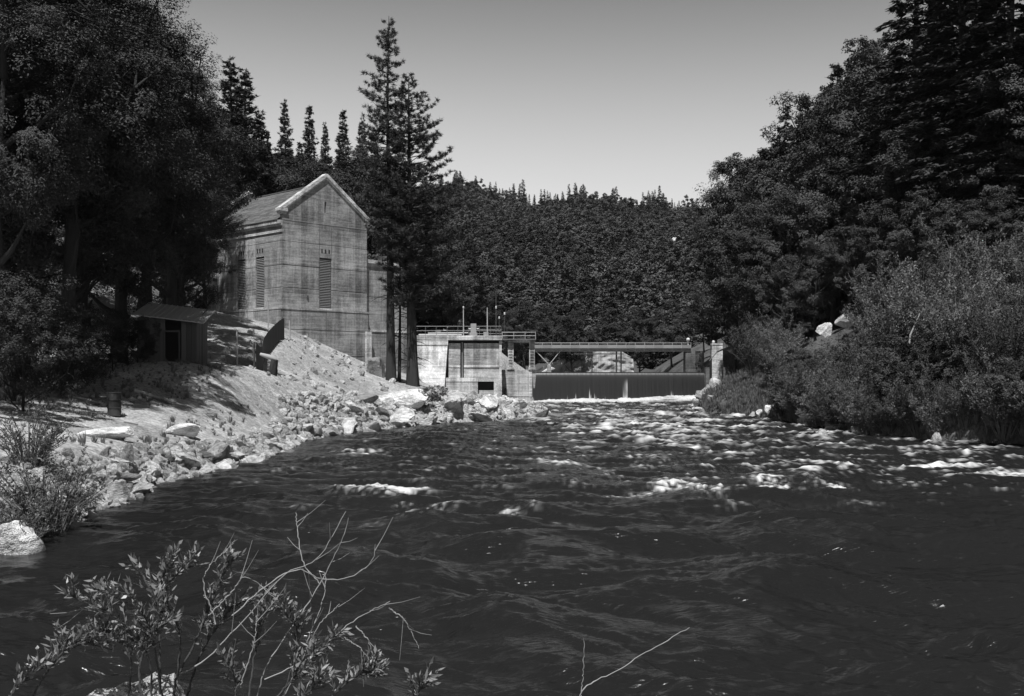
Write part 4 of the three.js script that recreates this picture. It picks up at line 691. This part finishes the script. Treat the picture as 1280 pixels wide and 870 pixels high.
{ // the steep wooded bank on the right: [px, tip py, distance, kind, width]
  
  const list = [[922, 212, 165, 0, 0.75], [935, 204, 160, 0, 0.8], [950, 190, 158, 0, 0.9], [985, 128, 155, 2, 1.2], [1030, 118, 152, 0, 1.0], [1075, 92, 148, 0, 1.0], [990, 168, 152, 0, 0.9], [1105, 62, 142, 0, 1.0], [940, 196, 162, 0, 0.9], [1022, 122, 155, 2, 1.4], [1066, 66, 150, 2, 1.4], [1003, 116, 150, 1, 1.5], [1022, 128, 156, 1, 1.5], [968, 172, 156, 1, 1.4], [965, 205, 140, 0, 0.8], [1020, 165, 150, 0, 0.9], [1045, 78, 148, 1, 1.6], [1086, 55, 148, 1, 1.6], [1066, 78, 152, 1, 1.5], [1062, 110, 140, 0, 1.0], [1085, 48, 145, 2, 1.2], [1100, 90, 135, 0, 1.0], [930, 260, 135, 0, 0.8], [960, 270, 125, 0, 0.85], [1000, 240, 125, 0, 0.9], [1040, 200, 122, 0, 0.9], [1080, 170, 120, 0, 0.95], [1120, 130, 118, 0, 1],
    [1160, 150, 105, 0, 1], [1200, 130, 105, 0, 1], [1240, 170, 98, 0, 1], [1280, 150, 100, 0, 1], [980, 320, 112, 0, 0.7], [1020, 300, 108, 0, 0.8], [1060, 280, 104, 0, 0.8], [1100, 250, 100, 0, 0.8], [1150, 240, 95, 0, 0.85], [1200, 250, 90, 0, 0.85], [1250, 240, 88, 0, 0.85], [942, 330, 158, 0, 0.8], [920, 300, 160, 0, 0.7], [890, 360, 172, 0, 0.8], [968, 382, 134, 0, 0.6], [985, 390, 118, 0, 0.6],
    [1165, 30, 125, 2, 1.5], [1225, 0, 120, 2, 1.5], [1142, -110, 112, 2, 1.75], [1190, -60, 108, 2, 1.7], [1205, -150, 102, 2, 1.8], [1262, -150, 98, 2, 1.9], [1240, -40, 112, 2, 1.7], [1290, 0, 104, 2, 1.7], [1115, 75, 138, 2, 1.6], [1180, 90, 116, 0, 1.1], [1230, 95, 108, 0, 1.1], [1310, 60, 96, 0, 1.1], [1350, 100, 95, 0, 1.1], [1115, 40, 130, 0, 1], [1260, 60, 118, 0, 1.1], [896, 335, 185, 0, 0.7], [880, 355, 200, 0, 0.7], [840, 375, 210, 0, 0.9], [800, 385, 222, 0, 0.8], [760, 392, 238, 0, 0.8], [715, 388, 232, 0, 0.8], [690, 380, 225, 0, 0.8]];
  for (const [px, py, d, k, w] of list) {
    const t = at(px, py, d), H = k ? 24 : 19, y0 = ground(t.x, d), s = (t.y - y0) / H, sw = (k ? clamp(s * w, 0.5, 2.6) : clamp(Math.max(s, 0.55) * w, 0.4, 1.25)); const where = k ? (d > 130 ? ['dark pointed conifer on the crest of the steep bank beside round-crowned trees', 'conifers on the crest of the steep bank'] : ['huge dark drooping conifer towering over the steep bank', 'huge conifers over the steep bank']) : d >= 165 ? ['dark round-crowned tree beyond the far end of the dam', 'trees beyond the dam'] : py >= 280 ? ['low dark tree just above the willow shrubs of the steep bank', 'low trees above the willows'] : d > 130 ? ['round-crowned tree on the crest of the steep bank against the sky', 'round trees on the crest'] : ['dark round-crowned tree halfway up the steep bank below the crest', 'trees halfway up the steep bank'];
    plant(k === 0 ? oak[Math.floor(vr() * 3)] : k === 1 ? slimPine[Math.round(px) % 2] : fir[0], k ? 'bank_conifer' : 'bank_oak', where[0], k ? 'conifer' : 'tree', t.x, d, vr() * 6.28, [sw, s, sw], where[1]);
  }
}
{ // willow shrubs along the right shore
  const make = (seed) => {
    const r = rng(seed), L = new Leaves(), wood = [], o = new THREE.Group();
    for (let i = 0; i < 34; i++) {
      const f = r() * 6.28, sp = 0.25 + 0.9 * Math.sqrt(r()), h = 2.2 + 2.6 * r(), a = V(Math.cos(f) * 0.3 * r(), -0.2, Math.sin(f) * 0.3 * r()), m = V(a.x + Math.cos(f) * sp * 0.8, h * 0.55, a.z + Math.sin(f) * sp * 0.8), e = V(a.x + Math.cos(f) * sp * 2.0, h, a.z + Math.sin(f) * sp * 2.0);
      wood.push(tube([a, m, e], [0.026, 0.017, 0.006], 4, false));
      const tone = 0.6 + 0.8 * r();
      for (let k = 0; k < 12; k++) {
        const t = 0.25 + 0.75 * r(), b = t < 0.5 ? a.clone().lerp(m, t * 2) : m.clone().lerp(e, t * 2 - 1), v = dir(r); v.y = Math.abs(v.y) * 0.7 + 0.15; const tl = 0.35 + 0.5 * r(), q = b.clone().addScaledVector(v, tl); wood.push(tube([b, q], [0.009, 0.004], 3, false));
        for (let z = 0; z < 26; z++) { const c = b.clone().lerp(q, 0.15 + 0.9 * r()).addScaledVector(dir(r), 0.10), s = 0.10 + 0.09 * r(), la = dir(r).addScaledVector(V(0, 1, 0), 0.3).normalize().multiplyScalar(s), w = la.clone().cross(dir(r).addScaledVector(V(0, 1, 0), 0.7)).normalize().multiplyScalar(s * 0.17); L.blade(c, la, w, tone * (0.7 + 0.6 * r())); }
      }
    }
    const bare = []; for (let i = 0; i < 6; i++) { const f = r() * 6.28, sp = 0.3 + 0.9 * r(), h = 2.4 + 1.9 * r(); bare.push(tube([V(0, -0.2, 0), V(Math.cos(f) * sp * 0.6, h * 0.55, Math.sin(f) * sp * 0.6), V(Math.cos(f) * sp * 1.5, h, Math.sin(f) * sp * 1.5)], [0.028, 0.02, 0.006], 4, false)); for (let k = 0; k < 4; k++) { const t = 0.5 + 0.45 * r(), b = V(Math.cos(f) * sp * 1.05 * t, h * (0.1 + 0.9 * t), Math.sin(f) * sp * 1.05 * t), v = dir(r); v.y = 0.5 + Math.abs(v.y); bare.push(tube([b, b.clone().addScaledVector(v, 0.45)], [0.010, 0.004], 3, false)); } } mesh('bare_stems', merge(bare), M.barkPale, o);
    mesh('stems', merge(wood), M.barkPale, o); mesh('foliage', L.geo(), seed === 8 ? LM.oak : seed === 9 ? LM.bay : LM.willow, o); return o;
  };
  const w = [make(7), make(8), make(9)], thicket = broadleaf({ seed: 191, H: 4.6, R: 2.4, base: 0.1, leaves: 16000, leaf: 0.13, clumps: 44, mat: LM.oak, narrow: 0.4, trunkR: 0.06 }), g = 'willow shrubs along the far shore', g2 = 'willow shrubs higher on the far bank';
  for (let i = 0; i < 30; i++) { const d = 49 + 35 * Math.pow((i + 0.5) / 30, 1.1), x = rightShore(d) - 0.1 + 0.9 * vr(); plant(w[i % 3], 'willow_shrub', 'pale twiggy willow shrub at the edge of the far shore', 'shrub', x, d, vr() * 6, [0.5 + 0.5 * vr(), 0.32 + 0.6 * vr(), 0.5 + 0.5 * vr()], g); }
  for (let i = 0; i < 20; i++) { const d = 50 + 36 * (i + vr()) / 20, x = rightShore(d) + 0.6 + 7 * vr() * vr(); plant(thicket, 'dark_thicket', 'dark leafy thicket bush among the willow shrubs of the far bank', 'bush', x, d, vr() * 6, [0.6 + 0.5 * vr(), 0.5 + 0.5 * vr(), 0.6 + 0.5 * vr()], 'dark thickets on the far bank'); }
  for (let i = 0; i < 30; i++) { const d = 51 + 27 * vr(), x = rightShore(d) + 2.4 + 9.5 * vr(); plant(w[i % 3], 'tall_willow', 'taller pale willow shrub on the slope behind the far shore', 'shrub', x, d, vr() * 6, [0.9 + 0.6 * vr(), 0.6 + 0.95 * vr(), 0.9 + 0.6 * vr()], g2); }
  for (let i = 0; i < 14; i++) { const d = 94 + 52 * i / 14, x = Math.max(rightShore(d) + 1, 0.222 * d) + 3.5 * vr(); plant(w[i % 3], 'willow_shrub', 'dull shrub on the bank between the willows and the lone pier', 'shrub', x, d, vr() * 6, 0.7 + 0.5 * vr(), 'shrubs near the lone pier'); }
  for (const [px, py, d, h, lean, l] of [[1186, 408, 66, 4.6, 0.05, 'tall bare white snag standing out of the willow shrubs'], [1138, 440, 66, 2.6, 0.35, 'short leaning bleached snag among the willow shrubs'], [1192, 490, 60, 1.8, 0.05, 'stubby pale snag low in the willow shrubs']]) { const p = at(px, py, d), y = p.y; tag(mesh('dead_snag', tube([V(p.x - lean, Math.min(y, gy(p.x, p.z)) - 0.3, p.z), V(p.x, y + h * 0.4, p.z), V(p.x + lean * 2, y + h, p.z)], [0.09, 0.06, 0.02], 6), M.deadwood), l, 'snag'); }
  { const a = at(896, 440, 147), b = at(948, 419, 146), c = at(985, 432, 150); tag(mesh('fallen_branch', tube([V(a.x - 1, a.y - 1.2, a.z), a, V(b.x, b.y, b.z), V(c.x, c.y - 1, c.z), V(c.x + 2, gy(c.x + 2, c.z), c.z)], [0.05, 0.1, 0.14, 0.18, 0.22], 6), M.barkPale), 'crooked pale dead branch leaning over the lone pier', 'branch'); }
}
{ // the far woods: one mass on the slope, single conifers along the skyline
  const clump = [201, 203, 207].map((s) => broadleaf({ seed: s, H: 8, R: 3.6, base: 0.2, leaves: 2600, leaf: 0.5, clumps: 22, flat: 0.7, mat: LM.far, narrow: 0.7, trunkR: 0.1 }));
  const cone = [211, 213, 219].map((s) => conifer({ seed: s, H: 15, R: 2.2, start: 0.8, whorls: 20, per: 6, puff: 0.7, needles: 7, len: 0.6, wide: 0.15, mat: LM.farFir, style: 'fir', taper: 0.8 }));
  const o = new THREE.Object3D(), r = rng(404), C = new THREE.Color();
  clump.forEach((c, v) => {
    const N = 3400, im = new THREE.InstancedMesh(c.children[1].geometry, LM.far, N); im.name = numbered('far_forest'); let k = 0;
    while (k < N) { const d = 238 + 540 * Math.pow(r(), 0.8), x = lerp(-0.30, 0.32, r()) * d + 10, D = ridgeDistance(x); if (d > D + 10) continue; const s = 0.32 + 1.25 * Math.pow(r(), 1.8); o.position.set(x, farHill(x, d) - 0.4, -d); o.rotation.set(0, r() * 6.28, 0); o.scale.set(s * (0.8 + 0.4 * r()), s * (0.7 + 0.5 * r()), s); o.updateMatrix(); im.setMatrixAt(k, o.matrix); const q = (0.75 + 0.5 * r()) * clamp(0.95 + 1.1 * fbm(x * 0.02, d * 0.012, 44, 3), 0.5, 1.6); im.setColorAt(k, C.setRGB(q, q, q)); k++; }
    scene.add(im); tag(im, ['dense brushy forest covering the far mountainside', 'darker brush mixed through the far mountainside forest', 'paler brush mixed through the far mountainside forest'][v], 'forest', null, 'stuff');
  });
  const im = new THREE.InstancedMesh(cone[0].children[1].geometry, LM.farFir, 170); im.name = numbered('far_conifers');
  for (let k = 0; k < 170; k++) { const d = 250 + 520 * r(), x = lerp(-0.3, 0.32, r()) * d + 10, s = 0.5 + 0.7 * r(); o.position.set(x, farHill(x, Math.min(d, ridgeDistance(x))) - 0.5, -Math.min(d, ridgeDistance(x))); o.rotation.set(0, r() * 6, 0); o.scale.set(s, s * 1.1, s); o.updateMatrix(); im.setMatrixAt(k, o.matrix); }
  scene.add(im); tag(im, 'scattered conifers standing in the far mountainside forest', 'conifers', null, 'stuff');
  for (const [px, py, d, sc] of [[838, 263, 690, 1.8], [764, 279, 640, 2], [758, 294, 620, 1.7], [845, 338, 520, 2.6], [760, 372, 400, 1.5], [776, 370, 400, 1.6], [790, 368, 405, 2.0], [806, 367, 405, 2.4], [812, 297, 610, 1.5], [694, 374, 390, 1.2]]) { const p = at(px, py, d), m = mesh('bare_outcrop', rocks[px % 10], rockMats[1]); m.position.set(p.x, farHill(p.x, d) + 3.2 + sc * 0.5, -d); m.scale.set(sc * 1.3, sc * 0.9, sc); tag(m, 'pale bare rock showing through the far mountainside forest', 'rock', 'bare rocks on the far mountainside'); }
  const g = 'conifers along the far skyline', lab = 'small dark conifer on the skyline of the far mountain';
  for (let i = 0; i < 150; i++) { const px = 540 + 365 * clamp((i + 6 * (r() - 0.5)) / 150, 0, 1), d0 = 780, x0 = (px - 640) * d0 / FOCAL, d = ridgeDistance(x0) - 6 + 14 * r(), x = (px - 640) * d / FOCAL, tall = n3(px * 0.03, 4, 4) > 0.05 ? 1.0 : 0.62, s = tall * (0.75 + 0.8 * r()); plant(cone[i % 3], 'ridge_conifer', lab, 'conifer', x, d, r() * 6, [s * (0.8 + 0.4 * r()), s, s], g, 0.5, farHill(x, d)); }
}
{
  const r = rng(515), L = new Leaves(); for (let i = 0; i < 46; i++) { const f = r() * 6.28, l = 0.25 + 0.5 * r(), o = 0.16 * Math.sqrt(r()), b = V(Math.cos(f) * o, -0.03, Math.sin(f) * o), a = V(Math.cos(f) * l * 0.5 * r(), l, Math.sin(f) * l * 0.5 * r()).addScaledVector(dir(r), 0.08), w = V(-Math.sin(f), 0, Math.cos(f)).multiplyScalar(0.014 + 0.02 * r()); L.blade(b, a, w, 0.6 + 0.8 * r()); }
  const geo = L.geo(), o = new THREE.Object3D();
  const scatter = (N, mat, label, place) => { const im = new THREE.InstancedMesh(geo, mat, N); im.name = numbered('grass'); im.castShadow = im.receiveShadow = true; for (let i = 0; i < N; i++) { const [x, d, s] = place(); o.position.set(x, ground(x, d), -d); o.rotation.set(0.3 * (r() - 0.5), r() * 6.28, 0.3 * (r() - 0.5)); o.scale.set(s, s * (0.6 + 0.8 * r()), s); o.updateMatrix(); im.setMatrixAt(i, o.matrix); } scene.add(im); tag(im, label, 'grass', null, 'stuff'); };
  scatter(5200, LM.willow, 'rough grass and weeds covering the steep far bank', () => { const d = 48 + 108 * r(); return [rightShore(d) + 0.1 + 11 * r() * r(), d, 0.3 + 0.65 * r()]; });
  scatter(900, LM.dryWeed, 'dry weeds scattered over the slope between the track and the shed', () => { const d = 41 + 20 * r(), side = r() < 0.12; return [side ? leftShore(d) - 1.8 - r() : -15.5 - 9 * r(), side ? d - 14 * r() : d, 0.15 + 0.45 * r() * r()]; });
}
console.log('woods done');

// ---------------------------------------------------------------- leafy bush at the left edge and the shrub at the tripod's feet
const sprig = (L, r, p, v, s, n = 7, tone = 1) => { // leaves set round a shoot
  for (let i = 0; i < n; i++) { const t = i / n, b = p.clone().addScaledVector(v, t), q = dir(r); const a = v.clone().normalize().multiplyScalar(0.75).add(q.multiplyScalar(0.75)); a.y += 0.12; a.normalize().multiplyScalar(s * (0.5 + 0.85 * r())); const w = a.clone().cross(dir(r).addScaledVector(V(0, 1, 0.4), 0.9)).normalize().multiplyScalar(s * (0.09 + 0.14 * r())); L.blade(b, a, w, tone * (0.7 + 0.6 * r())); }
};
{
  const make = (seed, H, n) => {
    const r = rng(seed), L = new Leaves(), wood = [], o = new THREE.Group();
    for (let i = 0; i < n; i++) {
      const f = r() * 6.28, sp = Math.sqrt(r()) * 0.75 * H, h = H * (0.45 + 0.55 * r()), a = V(0.1 * Math.cos(f), -0.3, 0.1 * Math.sin(f)), m = V(sp * 0.45 * Math.cos(f), h * 0.6, sp * 0.45 * Math.sin(f)), e = V(sp * Math.cos(f), h, sp * Math.sin(f)); wood.push(tube([a, m, e], [0.022, 0.014, 0.004], 5, false));
      for (let k = 0; k < 11; k++) { const t = 0.15 + 0.85 * r(), b = t < 0.5 ? a.clone().lerp(m, 2 * t) : m.clone().lerp(e, 2 * t - 1), v = dir(r); v.y = 0.25 + 0.6 * Math.abs(v.y); v.multiplyScalar(0.16 + 0.2 * r()); wood.push(tube([b, b.clone().add(v)], [0.006, 0.003], 3, false)); sprig(L, r, b, v, 0.085, 11, 0.8 + 0.4 * r()); }
    }
    mesh('stems', merge(wood), M.barkPale, o); mesh('foliage', L.geo(), LM.bush, o); return o;
  };
  const b = make(5, 2.1, 46);
  for (const [px, py, d, s, l] of [[55, 672, 22.5, 1.0, 'bright-leaved bush at the water on the near stony bank'], [20, 690, 20.8, 0.62, 'smaller leafy bush beside the white split boulder'], [36, 600, 27, 0.85, 'leafy bush above the riprap at the bend of the track'], [75, 660, 24.2, 0.66, 'low leafy bush over the first riprap stones']]) { const p = at(px, py, d); plant(b, 'leafy_bush', l, 'bush', p.x, d, vr() * 6, s, null, 0.15, Math.max(ground(p.x, d), p.y - 0.15)); }
}
{
  const t = thing('foreground_shrub', 'sunlit small-leaved shrub with long bare arching twigs', 'shrub', [-1.5, 1.2, -4.7]);
  const base = t.position, r = rng(17), stems = [], bare = [], L = new Leaves();
  const curve = (list, r0, r1, into) => { const c = new THREE.CatmullRomCurve3(list.map(([px, py, d]) => at(px, py, d).sub(base))), n = 34, pts = c.getPoints(n).map((p) => p.add(dir(r).multiplyScalar(0.0035))); into.push(tube(pts, pts.map((_, i) => lerp(r0, r1, i / n) * (0.8 + 0.5 * r() * r())), 5, false)); return c; };
  // leafy shoots
  const leafy = [
    [[190, 880, 4.6], [185, 820, 4.55], [150, 775, 4.5], [90, 745, 4.45]], [[200, 885, 4.6], [200, 800, 4.6], [205, 740, 4.65], [238, 700, 4.7]], [[205, 885, 4.5], [190, 800, 4.4], [165, 745, 4.3], [128, 738, 4.3]],
    [[200, 885, 4.7], [245, 800, 4.75], [265, 750, 4.8], [285, 700, 4.85]], [[160, 885, 4.5], [162, 820, 4.5], [140, 790, 4.5], [80, 800, 4.45]], [[30, 890, 4.3], [60, 838, 4.35], [82, 812, 4.4], [130, 800, 4.45]], [[0, 890, 4.2], [20, 860, 4.25], [50, 832, 4.3]],
    [[230, 885, 4.8], [250, 820, 4.85], [290, 760, 4.9], [330, 740, 4.9]], [[180, 885, 4.4], [175, 830, 4.4], [200, 770, 4.4], [175, 715, 4.4]], [[215, 885, 4.6], [225, 790, 4.6], [200, 735, 4.6], [215, 700, 4.6]],
    [[310, 890, 4.8], [318, 820, 4.85], [325, 780, 4.85], [340, 755, 4.9]], [[350, 890, 4.9], [365, 830, 4.9], [372, 790, 4.9], [352, 760, 4.85]], [[330, 890, 4.7], [365, 850, 4.7], [395, 815, 4.75], [420, 795, 4.75]], [[400, 895, 4.6], [420, 865, 4.6], [445, 845, 4.65], [462, 838, 4.65]], [[360, 895, 4.5], [380, 870, 4.5], [400, 850, 4.5]], [[515, 900, 4.3], [522, 868, 4.3], [528, 858, 4.3]], [[290, 890, 4.6], [295, 850, 4.6], [280, 820, 4.6]],
  ];
  for (const list of leafy) {
    const c = curve(list, 0.006, 0.002, stems), tall = list.length > 3;
    for (let i = 0; i < (tall ? 30 : 12); i++) { const u = 0.3 + 0.7 * r(), p = c.getPoint(u), v = c.getTangent(u).add(dir(r).multiplyScalar(0.9)); v.y += 0.3; v.normalize().multiplyScalar(0.05 + 0.07 * r()); stems.push(tube([p, p.clone().add(v)], [0.0028, 0.0016], 4, false)); sprig(L, r, p, v, 0.036, 8, 0.8 + 0.5 * r()); }
    sprig(L, r, c.getPoint(0.97), c.getTangent(1).multiplyScalar(0.06), 0.048, 8, 1.1);
  }
  // long bare twigs
  for (const l of [[[200, 850, 4.7], [250, 830, 4.75], [300, 780, 4.8], [360, 715, 4.85], [395, 700, 4.9], [432, 640, 5.0]], [[320, 875, 4.9], [335, 830, 4.9], [375, 770, 4.95], [405, 720, 5.0], [425, 680, 5.0], [436, 648, 5.0]], [[290, 770, 4.8], [330, 735, 4.85], [372, 712, 4.9], [402, 724, 4.95], [440, 720, 5.0], [465, 700, 5.0], [470, 680, 5.0]], [[260, 770, 4.7], [290, 740, 4.7], [305, 722, 4.7], [345, 745, 4.75]], [[350, 880, 4.9], [375, 830, 4.9], [400, 780, 4.9], [425, 755, 4.95]], [[330, 850, 4.8], [390, 820, 4.85], [430, 785, 4.9], [460, 765, 4.95], [488, 752, 5.0]], [[445, 783, 4.9], [460, 800, 4.9], [468, 825, 4.9], [485, 836, 4.9]], [[430, 797, 4.9], [450, 810, 4.9], [462, 826, 4.9]], [[372, 870, 5.0], [385, 800, 5.0], [405, 745, 5.05], [407, 715, 5.1]], [[400, 730, 5.0], [380, 705, 5.0], [372, 665, 5.05], [370, 640, 5.1]], [[300, 860, 4.6], [318, 800, 4.6], [322, 760, 4.6]], [[270, 780, 4.7], [255, 720, 4.7], [285, 685, 4.75]], [[486, 760, 5.0], [505, 775, 5.0], [524, 810, 5.0]], [[150, 800, 4.5], [130, 770, 4.5], [100, 760, 4.5]]]) { const c = curve(l, 0.0036, 0.0014, bare); for (let i = 0; i < 3; i++) { const u = 0.35 + 0.6 * r(), p = c.getPoint(u), v = c.getTangent(u).add(dir(r).multiplyScalar(0.8)).normalize().multiplyScalar(0.08 + 0.12 * r()); bare.push(tube([p, p.clone().addScaledVector(v, 0.5).add(V(0, -0.006, 0)), p.clone().add(v)], [0.0016, 0.0012, 0.0008], 4, false)); } }
  mesh('stems', merge(stems), M.barkPale, t); mesh('bare_twigs', merge(bare), M.twig, t); mesh('foliage', L.geo(), LM.front, t);
  const t2 = thing('bare_twig', 'lone forked bare twig sticking up over the dark water', 'twig', [0.3, 1.6, -4.6]), b2 = t2.position, tw = (l, a, b) => { const pts = new THREE.CatmullRomCurve3(l.map(([px, py, d]) => at(px, py, d).sub(b2))).getPoints(30).map((p) => p.add(dir(r).multiplyScalar(0.003))); return tube(pts, pts.map((p, i) => lerp(a, b, i / 30) * (0.75 + 0.5 * r() * r())), 5); };
  mesh('branch', tw([[720, 900, 4.6], [728, 864, 4.6], [742, 852, 4.62], [770, 840, 4.65], [800, 820, 4.7], [835, 800, 4.75], [862, 784, 4.8]], 0.0036, 0.0015), M.twig, t2); mesh('branch', tw([[726, 872, 4.6], [729, 840, 4.6], [730, 797, 4.6]], 0.0026, 0.0013), M.twig, t2);
  const fr = rockGeo(777, 3, 11); const m = mesh('foreground_rock', fr, rockMats[2]); const p = at(150, 880, 4.55); m.position.set(p.x, 1.58, p.z); m.scale.set(0.36, 0.36, 0.32); m.rotation.set(0.2, 0.6, 0.1); tag(m, 'rough lichen-spotted rock under the leafy foreground shrub', 'rock');
}
scene.fog = new THREE.FogExp2(grey(0.9), 0.000025);   // thin summer air over the valley
renderer.render(scene, camera);
